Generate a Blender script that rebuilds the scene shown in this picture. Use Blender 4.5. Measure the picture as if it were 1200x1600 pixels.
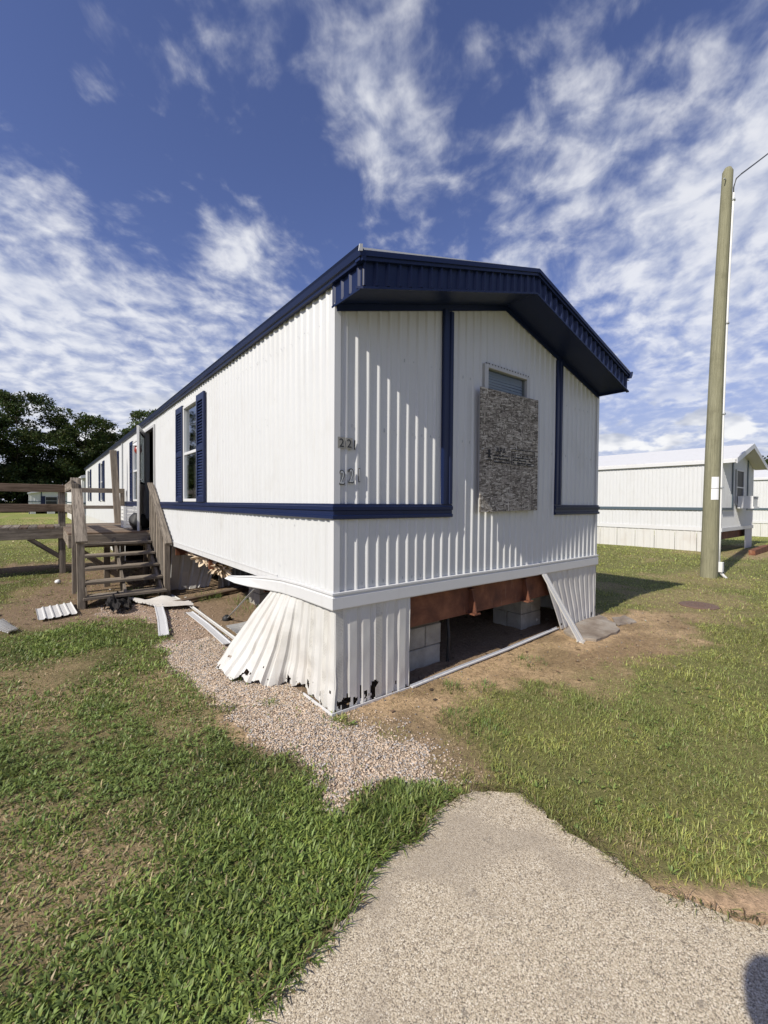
import bpy, math, random
import numpy as np
from mathutils import Vector, Matrix
random.seed(7)
RNG = np.random.default_rng(11)
for o in list(bpy.data.objects):
    bpy.data.objects.remove(o)
SC = bpy.context.scene
COL = SC.collection

# ------------------------------------------------------------------ camera
F_PX = 668.0
CAM = np.array([-1.592, -2.565, 1.5])
HEAD = math.atan2(.7834, .6215); PITCH = math.atan2(14.0, F_PX); ROLL = math.radians(.417)
FW = np.array([math.cos(HEAD)*math.cos(PITCH), math.sin(HEAD)*math.cos(PITCH), -math.sin(PITCH)])
RT0 = np.array([math.sin(HEAD), -math.cos(HEAD), 0.0]); UP0 = np.cross(RT0, FW)
RT = RT0*math.cos(ROLL)+UP0*math.sin(ROLL); UP = UP0*math.cos(ROLL)-RT0*math.sin(ROLL)
cd = bpy.data.cameras.new('camera'); cam = bpy.data.objects.new('camera', cd); COL.objects.link(cam)
cd.sensor_fit = 'VERTICAL'; cd.sensor_height = 36.0; cd.lens = F_PX/1600*36; cd.clip_start = .02; cd.clip_end = 2000
M = Matrix.Identity(4)
for i in range(3):
    M[i][0] = RT[i]; M[i][1] = UP[i]; M[i][2] = -FW[i]; M[i][3] = CAM[i]
cam.matrix_world = M
SC.camera = cam

# ------------------------------------------------------------------ node helper
class NT:
    def __init__(s, tree): s.t = tree; s.n = tree.nodes; s.l = tree.links
    def add(s, typ, props=None, **ins):
        nd = s.n.new(typ)
        for k, v in (props or {}).items(): setattr(nd, k, v)
        for k, v in ins.items(): s.set(nd, k, v)
        return nd
    def set(s, nd, key, v):
        if isinstance(key, str) and key.startswith('i') and key[1:].isdigit(): sock = nd.inputs[int(key[1:])]
        else: sock = nd.inputs[key.replace('_', ' ')]
        if isinstance(v, bpy.types.NodeSocket): s.l.new(v, sock)
        elif isinstance(v, bpy.types.Node): s.l.new(v.outputs[0], sock)
        else: sock.default_value = v
    def math(s, op, a, b=0.0, clamp=False):
        return s.add('ShaderNodeMath', dict(operation=op, use_clamp=clamp), i0=a, i1=b).outputs[0]
    def vmath(s, op, a, b=(0, 0, 0), out=0):
        return s.add('ShaderNodeVectorMath', dict(operation=op), i0=a, i1=b).outputs[out]
    def noise(s, vec, scale, detail=4, rough=.55, dist=0.0, out=0):
        nd = s.add('ShaderNodeTexNoise', None, Vector=vec, Scale=scale, Detail=detail, Roughness=rough, Distortion=dist)
        return nd.outputs[out]
    def ramp(s, fac, stops, interp='LINEAR'):
        nd = s.add('ShaderNodeValToRGB', None, Fac=fac); cr = nd.color_ramp; cr.interpolation = interp
        while len(cr.elements) < len(stops): cr.elements.new(.5)
        for e, (p, c) in zip(cr.elements, stops):
            e.position = p
            e.color = (c, c, c, 1) if isinstance(c, (int, float)) else (*c, 1)
        return nd.outputs[0]
    def mix(s, fac, a, b, blend='MIX'):
        nd = s.add('ShaderNodeMix', dict(data_type='RGBA', blend_type=blend), i0=fac)
        for idx, v in ((6, a), (7, b)):
            if isinstance(v, (bpy.types.NodeSocket, bpy.types.Node)): s.set(nd, 'i%d' % idx, v)
            else: nd.inputs[idx].default_value = (*v, 1) if len(v) == 3 else v
        return nd.outputs[2]
    def smooth(s, x, lo, hi):
        return s.add('ShaderNodeMapRange', dict(interpolation_type='SMOOTHSTEP'), i0=x, i1=lo, i2=hi, i3=0.0, i4=1.0).outputs[0]

def pix_dir(px, py):
    d = FW+RT*(px-600)/F_PX+UP*(800-py)/F_PX
    return d/np.linalg.norm(d)

# ------------------------------------------------------------------ sun direction, sky and world
SUN_TRAVEL = Vector((1.0, .138, -.828)).normalized()
to_sun = -SUN_TRAVEL
SUN_EL = math.asin(to_sun.z); SUN_AZ = math.atan2(to_sun.x, to_sun.y)   # clockwise from +Y
world = bpy.data.worlds.new('World'); SC.world = world; world.use_nodes = True
w = NT(world.node_tree); w.n.clear()
sky = w.add('ShaderNodeTexSky', dict(sky_type='NISHITA', sun_disc=False, sun_elevation=SUN_EL, sun_rotation=SUN_AZ, altitude=200, air_density=1.0, dust_density=.35, ozone_density=3.0))
D = w.vmath('NORMALIZE', w.add('ShaderNodeTexCoord').outputs['Generated'])
sx = w.add('ShaderNodeSeparateXYZ', None, i0=D)
zc = w.math('MAXIMUM', sx.outputs[2], 0.0)
den = w.math('ADD', zc, .24)
qx = w.math('DIVIDE', sx.outputs[0], den); qy = w.math('DIVIDE', sx.outputs[1], den)
Q = w.add('ShaderNodeCombineXYZ', None, i0=qx, i1=qy, i2=0.0).outputs[0]
# thin streaked layer: warped noise on a flat cloud sheet, broken into small ripples
wv = w.add('ShaderNodeVectorMath', dict(operation='SCALE'), i0=w.vmath('SUBTRACT', w.noise(Q, 1.1, 3, .5, 0, 1), (.5, .5, .5))); wv.inputs['Scale'].default_value = .26
Qw = w.vmath('ADD', Q, wv.outputs[0])
Qr = w.add('ShaderNodeMapping', None, Vector=Qw, Rotation=(0, 0, math.radians(-38))).outputs[0]
Qs = w.add('ShaderNodeMapping', None, Vector=Qr, Scale=(.95, 1.75, 1.0), Location=(3.1, 1.7, 0)).outputs[0]
nA = w.noise(Qs, 1.5, 5, .6, .3)
nB = w.noise(Qw, 13.0, 4, .52, .2)
nC = w.noise(Qs, 5.0, 6, .68, .3)
cov = w.math('ADD', w.math('ADD', w.math('MULTIPLY', nA, .42), w.math('MULTIPLY', nB, .42)), w.math('MULTIPLY', nC, .28))
SPOTS = [  # px, py, angular radius (rad), amount
    (630, 185, .14, .13), (560, 110, .07, .06), (640, 285, .07, .05), (400, 50, .14, .09), (240, 140, .12, .10), (110, 110, .05, .07),
    (20, 400, .22, .13), (110, 470, .16, .08), (380, 360, .07, .12), (420, 430, .12, .08), (250, 560, .22, .09), (1080, 370, .22, .13), (1190, 180, .16, .10), (1190, 420, .2, .06),
    (910, 220, .09, .05), (990, 520, .14, .05), (60, 570, .15, .05), (790, 335, .04, .06), (790, 405, .06, .08), (860, 130, .1, .03),
    (520, 330, .12, -.14), (130, 250, .18, -.13), (450, 190, .09, -.10), (790, 200, .10, -.06), (1050, 60, .13, -.07), (40, 60, .12, -.09), (300, 270, .12, -.09), (720, 380, .10, -.08), (700, 60, .1, -.03)]
bias = None
for px, py, rad, amt in SPOTS:
    dv = pix_dir(px, py)
    dot = w.vmath('DOT_PRODUCT', D, tuple(dv), out=1)
    g = w.math('EXPONENT', w.math('MULTIPLY', w.math('SUBTRACT', dot, 1.0), 2.0/rad**2))
    bias = w.math('MULTIPLY', g, amt) if bias is None else w.math('ADD', bias, w.math('MULTIPLY', g, amt))
low = w.smooth(sx.outputs[2], .40, .05)
cov = w.math('ADD', w.math('ADD', cov, bias), w.math('MULTIPLY', low, .035))
thin = w.smooth(cov, .53, .83)
# low cumulus near the horizon
DS = w.add('ShaderNodeMapping', None, Vector=D, Scale=(1, 1, 2.2), Location=(.37, .11, 0)).outputs[0]
nK = w.noise(DS, 6.5, 5, .55)
kband = w.math('MULTIPLY', w.smooth(sx.outputs[2], .26, .15), w.smooth(sx.outputs[2], -.02, .05))
cum = w.math('MULTIPLY', w.smooth(nK, .50, .57), kband)
shade = w.smooth(w.noise(DS, 9.0, 3, .6), .38, .60)
c_hi = (6.1, 6.15, 6.3, 1); c_lo = (3.8, 4.1, 4.9, 1)
skyc = w.mix(1.0, sky.outputs[0], (.70, .62, .80, 1), 'MULTIPLY')
ccol = w.mix(w.smooth(nB, .3, .7), c_lo, c_hi)
hazec = w.mix(w.math('MULTIPLY', w.smooth(sx.outputs[2], .42, .02), .80), skyc, (2.75, 3.0, 3.85, 1))
kcol = w.mix(shade, (3.2, 3.45, 4.1, 1), (6.3, 6.3, 6.3, 1))
c1 = w.mix(w.math('MULTIPLY', thin, .80), hazec, ccol)
c2 = w.mix(w.math('MULTIPLY', cum, .9), c1, kcol)
bg = w.add('ShaderNodeBackground', None, Color=c2, Strength=.122)
wo = w.add('ShaderNodeOutputWorld'); w.l.new(bg.outputs[0], wo.inputs['Surface'])

sd = bpy.data.lights.new('sun', 'SUN'); sd.energy = 4.0; sd.angle = math.radians(.53); sd.color = (1.0, .945, .85)
sun = bpy.data.objects.new('sun', sd); COL.objects.link(sun)
sun.rotation_euler = SUN_TRAVEL.to_track_quat('-Z', 'Y').to_euler(); sun.location = (-20, -4, 20)
vs_ = SC.view_settings
vs_.view_transform = 'Standard'; vs_.look = 'None'; vs_.gamma = 1.0; vs_.use_curve_mapping = False; vs_.exposure = 0.36
SC.cycles.use_denoising = True
SC.cycles.max_bounces = 4; SC.cycles.diffuse_bounces = 3; SC.cycles.transparent_max_bounces = 6

# ------------------------------------------------------------------ numpy noise
def _hash(ix, iy, seed):
    h = (ix.astype(np.int64)*374761393 + iy.astype(np.int64)*668265263 + seed*1442695041) & 0xFFFFFFFF
    h = ((h ^ (h >> 13))*1274126177) & 0xFFFFFFFF
    return ((h ^ (h >> 16)) & 0xFFFF)/65535.0
def vnoise(x, y, seed=0):
    x = np.asarray(x, float); y = np.asarray(y, float)
    ix = np.floor(x); iy = np.floor(y); fx = x-ix; fy = y-iy
    fx = fx*fx*(3-2*fx); fy = fy*fy*(3-2*fy)
    a = _hash(ix, iy, seed); b = _hash(ix+1, iy, seed); c = _hash(ix, iy+1, seed); d = _hash(ix+1, iy+1, seed)
    return (a*(1-fx)+b*fx)*(1-fy)+(c*(1-fx)+d*fx)*fy
def fbm(x, y, seed=0, oct=4):
    s = 0; a = .5; t = 0
    for k in range(oct):
        s = s+a*vnoise(np.asarray(x)*2**k, np.asarray(y)*2**k, seed+k*17); t += a; a *= .5
    return s/t
def sstep(lo, hi, x):
    t = np.clip((x-lo)/(hi-lo), 0, 1); return t*t*(3-2*t)
def poly_sd(x, y, poly):
    """signed distance, positive inside"""
    x = np.asarray(x); y = np.asarray(y); d2 = np.full(x.shape, 1e9); ins = np.zeros(x.shape, bool); n = len(poly)
    for i in range(n):
        ax, ay = poly[i]; bx_, by_ = poly[(i+1) % n]
        ex, ey = bx_-ax, by_-ay; wx, wy = x-ax, y-ay
        t = np.clip((wx*ex+wy*ey)/(ex*ex+ey*ey+1e-12), 0, 1)
        d2 = np.minimum(d2, (wx-t*ex)**2+(wy-t*ey)**2)
        cnd = ((ay > y) != (by_ > y)) & (x < (bx_-ax)*(y-ay)/((by_-ay) if by_ != ay else 1e-9)+ax)
        ins ^= cnd
    d = np.sqrt(d2); return np.where(ins, d, -d)

# ------------------------------------------------------------------ materials
MATS = {}
def new_mat(name):
    m = bpy.data.materials.new(name); m.use_nodes = True
    t = NT(m.node_tree); b = t.n['Principled BSDF']
    MATS[name] = m
    return m, t, b
def coords(t, kind='Object'): return t.add('ShaderNodeTexCoord').outputs[kind]
def bump(t, b, h, strength=.3, dist=.01):
    bn = t.add('ShaderNodeBump', None, Strength=strength, Distance=dist, Height=h); t.l.new(bn.outputs[0], b.inputs['Normal'])

def mat_paint(name, col, dirt=(.35, .30, .24), amt=.25, rough=.42, spec=.5, drip=True):
    m, t, b = new_mat(name); c = coords(t)
    n1 = t.noise(c, 1.7, 5, .6); 
    st = t.add('ShaderNodeMapping', None, Vector=c, Scale=(9, 9, .7)).outputs[0]
    n2 = t.noise(st, 1.6, 5, .65)
    n3 = t.noise(c, 34, 3, .6)
    k = t.math('ADD', t.math('MULTIPLY', t.smooth(n1, .5, .8), .5), t.math('MULTIPLY', t.smooth(n2, .52, .8), .7))
    k = t.math('ADD', k, t.math('MULTIPLY', t.smooth(n3, .66, .78), .35))
    t.set(b, 'Base_Color', t.mix(t.math('MULTIPLY', k, amt, True), col, dirt))
    t.set(b, 'Roughness', t.math('ADD', t.math('MULTIPLY', n1, .25), rough-.1)); b.inputs['Specular IOR Level'].default_value = spec
    bump(t, b, t.noise(c, 5.0, 3, .5), .10, .01)
    return m
mat_paint('white_siding', (.60, .605, .595), (.36, .33, .27), amt=.38)
mat_paint('white_skirt', (.60, .59, .555), (.33, .24, .14), .42)
mat_paint('white_trim', (.62, .62, .61), amt=.18)
mat_paint('navy', (.0060, .0140, .056), (.012, .02, .05), .15, .38, .32)
mat_paint('slate_band', (.07, .10, .12), (.14, .15, .15), .3, .5)
mat_paint('roof_metal', (.62, .62, .61), (.32, .30, .27), .4, .5)
mat_paint('grey_sheet', (.52, .49, .44), (.22, .17, .12), .6, .6)
mat_paint('frame_alu', (.48, .48, .47), (.3, .28, .25), .35, .4)
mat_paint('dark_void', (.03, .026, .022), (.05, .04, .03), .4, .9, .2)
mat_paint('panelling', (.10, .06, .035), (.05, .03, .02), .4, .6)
mat_paint('plastic_white', (.78, .78, .76), (.5, .47, .4), .3, .4)
mat_paint('plastic_black', (.018, .018, .018), (.06, .055, .05), .5, .6)
mat_paint('black_cloth', (.022, .020, .019), (.10, .085, .07), .6, .9, .2)
mat_paint('red_glass', (.28, .03, .015), (.1, .03, .02), .4, .3)
mat_paint('ink', (.02, .02, .022), (.05, .05, .05), .3, .7)
mat_paint('paper', (.80, .80, .80), (.6, .58, .55), .2, .7)
mat_paint('conduit', (.74, .74, .72), (.4, .38, .34), .35, .5)
mat_paint('galv', (.42, .44, .45), (.28, .24, .2), .5, .45)
mat_paint('cable', (.05, .05, .05), (.1, .1, .1), .4, .6)
mat_paint('insulation', (.62, .50, .36), (.35, .24, .14), .7, .95, .1)
mat_paint('dark_backing', (.11, .105, .10), (.06, .055, .05), .4, .9, .1)
mat_paint('blind', (.62, .63, .64), (.3, .3, .3), .3, .6)

mat_paint('cover_iron', (.15, .095, .07), (.22, .16, .11), .6, .85)
def m_perf():
    m, t, b = new_mat('vent_strip'); c = coords(t)
    c2 = t.add('ShaderNodeMapping', None, Vector=c, Scale=(95, 95, 95)).outputs[0]
    v = t.add('ShaderNodeTexVoronoi', dict(feature='F1'), Vector=c2, Scale=1.0, Randomness=.15)
    k = t.smooth(v.outputs['Distance'], .22, .36)
    n1 = t.noise(c, 3, 4)
    t.set(b, 'Base_Color', t.mix(k, (.30, .285, .25), t.mix(t.math('MULTIPLY', t.smooth(n1, .5, .8), .3), (.60, .585, .535), (.4, .3, .2))))
    b.inputs['Roughness'].default_value = .45; bump(t, b, k, .5, .004)
m_perf()
def m_wood(name, a, bcol, scale=1.0):
    m, t, b = new_mat(name); c = coords(t, 'Generated'); oi = t.add('ShaderNodeObjectInfo')
    pos = t.add('ShaderNodeNewGeometry').outputs['Position']
    off = t.vmath('ADD', pos, t.add('ShaderNodeCombineXYZ', None, i0=t.math('MULTIPLY', oi.outputs['Random'], 37.0), i1=0.0, i2=t.math('MULTIPLY', oi.outputs['Random'], 11.0)).outputs[0])
    at = t.add('ShaderNodeAttribute', dict(attribute_name='grain')).outputs['Vector']
    g = t.noise(at, 3.0*scale, 6, .65, .4)
    fine = t.noise(at, 14*scale, 4, .6, .2)
    blot = t.noise(off, 3.0, 4, .6)
    k = t.math('ADD', t.math('MULTIPLY', g, .6), t.math('MULTIPLY', fine, .4))
    base = t.mix(t.smooth(k, .32, .68), a, bcol)
    crack = t.noise(at, 7*scale, 3, .6, .6); base = t.mix(t.math('MULTIPLY', t.smooth(crack, .60, .68), .7), base, (a[0]*.3, a[1]*.3, a[2]*.3))
    base = t.mix(t.math('MULTIPLY', t.smooth(blot, .5, .75), .45), base, (a[0]*.45, a[1]*.42, a[2]*.4))
    base = t.mix(t.math('MULTIPLY', oi.outputs['Random'], .30), base, (bcol[0]*1.15, bcol[1]*1.1, bcol[2]*1.02))
    t.set(b, 'Base_Color', base); b.inputs['Roughness'].default_value = .85; b.inputs['Specular IOR Level'].default_value = .2
    bump(t, b, k, .55, .006)
m_wood('wood_grey', (.05, .041, .032), (.35, .30, .24))
m_wood('wood_brown', (.06, .040, .028), (.26, .19, .135))
m_wood('wood_dark', (.04, .033, .027), (.25, .21, .165))
m_wood('pole_wood', (.075, .078, .046), (.30, .29, .195), 1.6)

def m_rust():
    m, t, b = new_mat('rust'); c = coords(t)
    n = t.noise(c, 4, 7, .65, .5); st = t.add('ShaderNodeMapping', None, Vector=c, Scale=(14, 14, 1.4)).outputs[0]; n2 = t.noise(st, 1.5, 5, .6)
    col = t.ramp(n, [(.25, (.055, .021, .013)), (.5, (.15, .054, .026)), (.72, (.26, .105, .05))])
    col = t.mix(t.math('MULTIPLY', t.smooth(n2, .62, .74), .6), col, (.38, .24, .15))
    t.set(b, 'Base_Color', col); b.inputs['Roughness'].default_value = .8; bump(t, b, t.noise(c, 40, 5, .7), .4, .004)
m_rust()
def m_block():
    m, t, b = new_mat('block'); c = coords(t); n = t.noise(c, 6, 5, .6); n2 = t.noise(c, 90, 3, .7)
    col = t.ramp(n, [(.3, (.25, .235, .20)), (.7, (.42, .40, .35))]); col = t.mix(t.math('MULTIPLY', t.smooth(n2, .55, .7), .4), col, (.15, .14, .12))
    t.set(b, 'Base_Color', col); b.inputs['Roughness'].default_value = .95; bump(t, b, n2, .7, .004)
m_block()
def m_slab():
    m, t, b = new_mat('old_slab'); c = coords(t); n = t.noise(c, 5, 6, .65); n2 = t.noise(c, 60, 4, .7)
    col = t.ramp(n, [(.3, (.16, .12, .085)), (.5, (.30, .25, .195)), (.72, (.44, .40, .34))]); col = t.mix(t.math('MULTIPLY', n2, .5), col, (.12, .09, .07))
    t.set(b, 'Base_Color', col); b.inputs['Roughness'].default_value = .95; bump(t, b, t.math('ADD', n, t.math('MULTIPLY', n2, .5)), .8, .012)
m_slab()
def m_glass():
    m, t, b = new_mat('glass'); n = t.n; t.n.remove(b)
    gl = t.add('ShaderNodeBsdfGlossy', None, Roughness=.03, Color=(.9, .95, 1, 1)); tr = t.add('ShaderNodeBsdfTransparent', None, Color=(.60, .64, .64, 1))
    fr = t.add('ShaderNodeFresnel', None, IOR=1.52); k = t.math('ADD', t.math('MULTIPLY', fr, .5), .02, True)
    mx = t.add('ShaderNodeMixShader', None, i0=k, i1=tr.outputs[0], i2=gl.outputs[0]); t.l.new(mx.outputs[0], t.n['Material Output'].inputs[0])
m_glass()
def m_osb():
    m, t, b = new_mat('osb'); c = coords(t)
    col = None; hh = None
    for i, (ang, sc) in enumerate(((0.5, 1.0), (2.1, 1.15), (1.2, .9), (2.75, 1.3), (1.65, 1.05), (.1, 1.2))):
        wn = t.add('ShaderNodeVectorMath', dict(operation='SCALE'), i0=t.vmath('SUBTRACT', t.noise(c, 9+i, 2, .5, 0, 1), (.5, .5, .5))); wn.inputs['Scale'].default_value = .014
        cc = t.vmath('ADD', c, wn.outputs[0])
        rt_ = t.add('ShaderNodeMapping', None, Vector=cc, Rotation=(0, ang, 0)).outputs[0]
        mp = t.add('ShaderNodeMapping', None, Vector=rt_, Scale=(17*sc, 1, 85*sc), Location=(i*3.3, 0, i*1.7)).outputs[0]
        v = t.add('ShaderNodeTexVoronoi', dict(feature='F1'), Vector=mp, Scale=1.0, Randomness=1.0)
        ci = t.add('ShaderNodeSeparateColor', None, i0=v.outputs['Color'])
        shade = t.ramp(ci.outputs[0], [(.0, (.085, .074, .061)), (.35, (.21, .185, .155)), (.7, (.37, .335, .285)), (1.0, (.62, .575, .50))])
        if col is None: col, hh = shade, ci.outputs[0]
        else:
            sel = t.math('GREATER_THAN', ci.outputs[1], .52)
            col = t.mix(sel, col, shade); hh = t.add('ShaderNodeMix', dict(data_type='FLOAT'), i0=sel, i2=hh, i3=ci.outputs[0]).outputs[0]
    n = t.noise(c, 2.4, 4, .6); col = t.mix(t.math('MULTIPLY', t.smooth(n, .45, .75), .25), col, (.12, .105, .085))
    fine = t.noise(c, 120, 3, .6); col = t.mix(t.math('MULTIPLY', t.smooth(fine, .55, .7), .25), col, (.05, .04, .03))
    t.set(b, 'Base_Color', col); b.inputs['Roughness'].default_value = .85; b.inputs['Specular IOR Level'].default_value = .2
    bump(t, b, hh, .6, .004)
m_osb()
def m_attr(name, rough=.9, transl=0.0, spec=.2, n_amt=.0, n_scale=60):
    m, t, b = new_mat(name); a = t.add('ShaderNodeAttribute', dict(attribute_name='col')).outputs['Color']
    t.set(b, 'Base_Color', a); b.inputs['Roughness'].default_value = rough; b.inputs['Specular IOR Level'].default_value = spec
    if transl:
        tr = t.add('ShaderNodeBsdfTranslucent', None, Color=a); mx = t.add('ShaderNodeMixShader', None, i0=transl, i1=b.outputs[0], i2=tr.outputs[0])
        t.l.new(mx.outputs[0], t.n['Material Output'].inputs[0])
    return m
m_attr('grass', .5, .34, .4)
m_attr('leaf', .6, .25, .25)
m_attr('stone', .85, 0, .25)
def m_bark():
    m, t, b = new_mat('bark'); c = coords(t); n = t.noise(t.add('ShaderNodeMapping', None, Vector=c, Scale=(3, 3, .6)).outputs[0], 3, 6, .65)
    t.set(b, 'Base_Color', t.ramp(n, [(.3, (.035, .027, .02)), (.7, (.13, .105, .08))])); b.inputs['Roughness'].default_value = .95; bump(t, b, n, .6, .03)
m_bark()
def m_ground():
    m, t, b = new_mat('ground'); a = t.add('ShaderNodeAttribute', dict(attribute_name='col')).outputs['Color']; c = coords(t)
    n = t.noise(c, 26, 6, .7); n2 = t.noise(c, 150, 4, .7); n3 = t.noise(c, .7, 5, .6)
    k = t.ramp(t.math('ADD', t.math('MULTIPLY', n, .55), t.math('MULTIPLY', n2, .45)), [(.3, .45), (.5, .95), (.7, 1.5)])
    col = t.mix(1.0, a, k, 'MULTIPLY')
    col = t.mix(t.math('MULTIPLY', t.smooth(n3, .45, .7), .22), col, (.28, .23, .11))
    t.set(b, 'Base_Color', col); b.inputs['Roughness'].default_value = .95; b.inputs['Specular IOR Level'].default_value = .1
    bump(t, b, t.math('ADD', n, t.math('MULTIPLY', n2, .5)), .9, .02)
m_ground()
def m_conc():
    m, t, b = new_mat('aggregate'); c = coords(t)
    wn = t.vmath('ADD', c, t.vmath('MULTIPLY', t.noise(c, 40, 2, .5, 0, 1), (.008, .008, .008)))
    v = t.add('ShaderNodeTexVoronoi', dict(feature='F1'), Vector=wn, Scale=175.0, Randomness=1.0)
    v2 = t.add('ShaderNodeTexVoronoi', dict(feature='F1'), Vector=wn, Scale=360.0, Randomness=1.0)
    cs = t.add('ShaderNodeSeparateColor', None, i0=v.outputs['Color']); cs2 = t.add('ShaderNodeSeparateColor', None, i0=v2.outputs['Color'])
    peb = t.ramp(cs.outputs[0], [(.0, (.13, .105, .08)), (.3, (.46, .375, .255)), (.65, (.65, .555, .40)), (1.0, (.78, .71, .57))])
    fine = t.ramp(cs2.outputs[0], [(.0, (.12, .10, .08)), (.5, (.50, .41, .285)), (1.0, (.67, .59, .45))])
    sel = t.smooth(v.outputs['Distance'], .52, .42)
    col = t.mix(sel, fine, peb)
    n = t.noise(c, 2.2, 5, .6, .4); n2 = t.noise(c, 9, 4, .6)
    col = t.mix(t.math('MULTIPLY', t.smooth(n, .44, .66), .60), col, (.34, .285, .215))
    n4 = t.noise(c, 16, 4, .65); col = t.mix(t.math('MULTIPLY', t.smooth(n4, .62, .70), .55), col, (.15, .13, .11))
    col = t.mix(t.math('MULTIPLY', t.smooth(n2, .56, .72), .25), col, (.56, .47, .34))
    t.set(b, 'Base_Color', col); b.inputs['Roughness'].default_value = .9; b.inputs['Specular IOR Level'].default_value = .25
    h = t.math('SUBTRACT', 1.0, t.math('MULTIPLY', v.outputs['Distance'], .9))
    bump(t, b, t.math('ADD', h, t.math('MULTIPLY', cs2.outputs[1], .35)), .40, .004)
m_conc()

# ------------------------------------------------------------------ mesh helpers
class MB:
    def __init__(s): s.v = []; s.f = []; s.g = []; s.mi = []
    def quad(s, a, b, c, d, mi=0):
        n = len(s.v); s.v += [tuple(a), tuple(b), tuple(c), tuple(d)]; s.f.append((n, n+1, n+2, n+3)); s.mi.append(mi); s.g += [None]*4
    def poly(s, pts, mi=0):
        n = len(s.v); s.v += [tuple(p) for p in pts]; s.f.append(tuple(range(n, n+len(pts)))); s.mi.append(mi); s.g += [None]*len(pts)
    def hexa(s, p, mi=0, grain=None):
        n = len(s.v); s.v += [tuple(q) for q in p]; s.g += grain if grain else [None]*8
        for q in ((0, 3, 2, 1), (4, 5, 6, 7), (0, 1, 5, 4), (1, 2, 6, 5), (2, 3, 7, 6), (3, 0, 4, 7)):
            s.f.append(tuple(n+i for i in q)); s.mi.append(mi)
    def box(s, x0, x1, y0, y1, z0, z1, mi=0):
        s.hexa([(x0, y0, z0), (x1, y0, z0), (x1, y1, z0), (x0, y1, z0), (x0, y0, z1), (x1, y0, z1), (x1, y1, z1), (x0, y1, z1)], mi)
    def beam(s, p0, p1, wd, ht, up=(0, 0, 1), mi=0, ends=None):
        p0 = np.array(p0, float); p1 = np.array(p1, float); a = p1-p0; L = np.linalg.norm(a); a = a/L
        u = np.array(up, float); sdv = np.cross(a, u)
        if np.linalg.norm(sdv) < 1e-5: sdv = np.cross(a, (1, 0, 0))
        sdv /= np.linalg.norm(sdv); u = np.cross(sdv, a)
        P = []; G = []; ro = random.uniform(0, 50)
        for k, p in enumerate((p0, p1)):
            for ss, uu in ((-1, -1), (1, -1), (1, 1), (-1, 1)):
                P.append(p+sdv*ss*wd/2+u*uu*ht/2); G.append((ro+ss*wd*3.5+uu*ht*.6, ro*.7+uu*ht*3.5, ro+k*L*.35))
        n = len(s.v); s.v += [tuple(q) for q in P]; s.g += G
        for q in ((0, 3, 2, 1), (4, 5, 6, 7), (0, 1, 5, 4), (1, 2, 6, 5), (2, 3, 7, 6), (3, 0, 4, 7)):
            s.f.append(tuple(n+i for i in q)); s.mi.append(mi)
    def tube(s, pts, rad, n=8, caps=True, mi=0):
        pts = [np.array(p, float) for p in pts]; rad = rad if hasattr(rad, '__len__') else [rad]*len(pts)
        base = len(s.v); ref = np.array((0.31, .17, .93)); L = 0
        for i, p in enumerate(pts):
            t = pts[min(i+1, len(pts)-1)]-pts[max(i-1, 0)]; t = t/np.linalg.norm(t)
            if i: L += np.linalg.norm(pts[i]-pts[i-1])
            a = np.cross(t, ref); 
            if np.linalg.norm(a) < .05: a = np.cross(t, (1, 0, 0))
            a /= np.linalg.norm(a); b_ = np.cross(t, a)
            for k in range(n):
                th = 2*math.pi*k/n; s.v.append(tuple(p+rad[i]*(a*math.cos(th)+b_*math.sin(th))))
                s.g.append((math.cos(th)*3.2, math.sin(th)*3.2, L*.35))
        for i in range(len(pts)-1):
            for k in range(n):
                a0 = base+i*n+k; a1 = base+i*n+(k+1) % n; s.f.append((a0, a1, a1+n, a0+n)); s.mi.append(mi)
        if caps:
            s.f.append(tuple(base+k for k in reversed(range(n)))); s.mi.append(mi)
            e = base+(len(pts)-1)*n; s.f.append(tuple(e+k for k in range(n))); s.mi.append(mi)
    def sweep(s, stations, mi=0, caps=True):
        """stations: list of equal-length point loops (closed profile)"""
        n = len(stations[0]); base = len(s.v)
        for st in stations: s.v += [tuple(p) for p in st]; s.g += [None]*n
        for i in range(len(stations)-1):
            for k in range(n):
                a = base+i*n+k; b = base+i*n+(k+1) % n; s.f.append((a, b, b+n, a+n)); s.mi.append(mi)
        if caps:
            s.f.append(tuple(base+k for k in reversed(range(n)))); e = base+(len(stations)-1)*n; s.f.append(tuple(e+k for k in range(n))); s.mi += [mi, mi]
    def build(s, name, mat, parent=None, smooth=False, bevel=0.0, kind=None, label=None):
        org = np.array(parent_world(parent)) if parent is not None else np.zeros(3)
        me = bpy.data.meshes.new(name)
        V = np.array(s.v, float)
        if parent is None:
            org = np.array([V[:, 0].mean(), V[:, 1].mean(), V[:, 2].min()])
        me.from_pydata([tuple(p) for p in (V-org)], [], s.f)
        mats = mat if isinstance(mat, (list, tuple)) else [mat]
        for k in mats: me.materials.append(MATS[k])
        if len(mats) > 1: me.polygons.foreach_set('material_index', s.mi)
        if any(g is not None for g in s.g):
            at = me.attributes.new('grain', 'FLOAT_VECTOR', 'POINT')
            at.data.foreach_set('vector', np.array([g if g is not None else (0, 0, 0) for g in s.g], float).ravel())
        if smooth: me.polygons.foreach_set('use_smooth', [True]*len(me.polygons))
        me.update()
        o = bpy.data.objects.new(name, me); COL.objects.link(o)
        if parent is not None: o.parent = parent
        else: o.location = org
        if bevel:
            bm_ = o.modifiers.new('bevel', 'BEVEL'); bm_.width = bevel; bm_.segments = 1; bm_.limit_method = 'ANGLE'
        if kind: o['kind'] = kind
        if label: o['label'] = label
        return o
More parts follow.
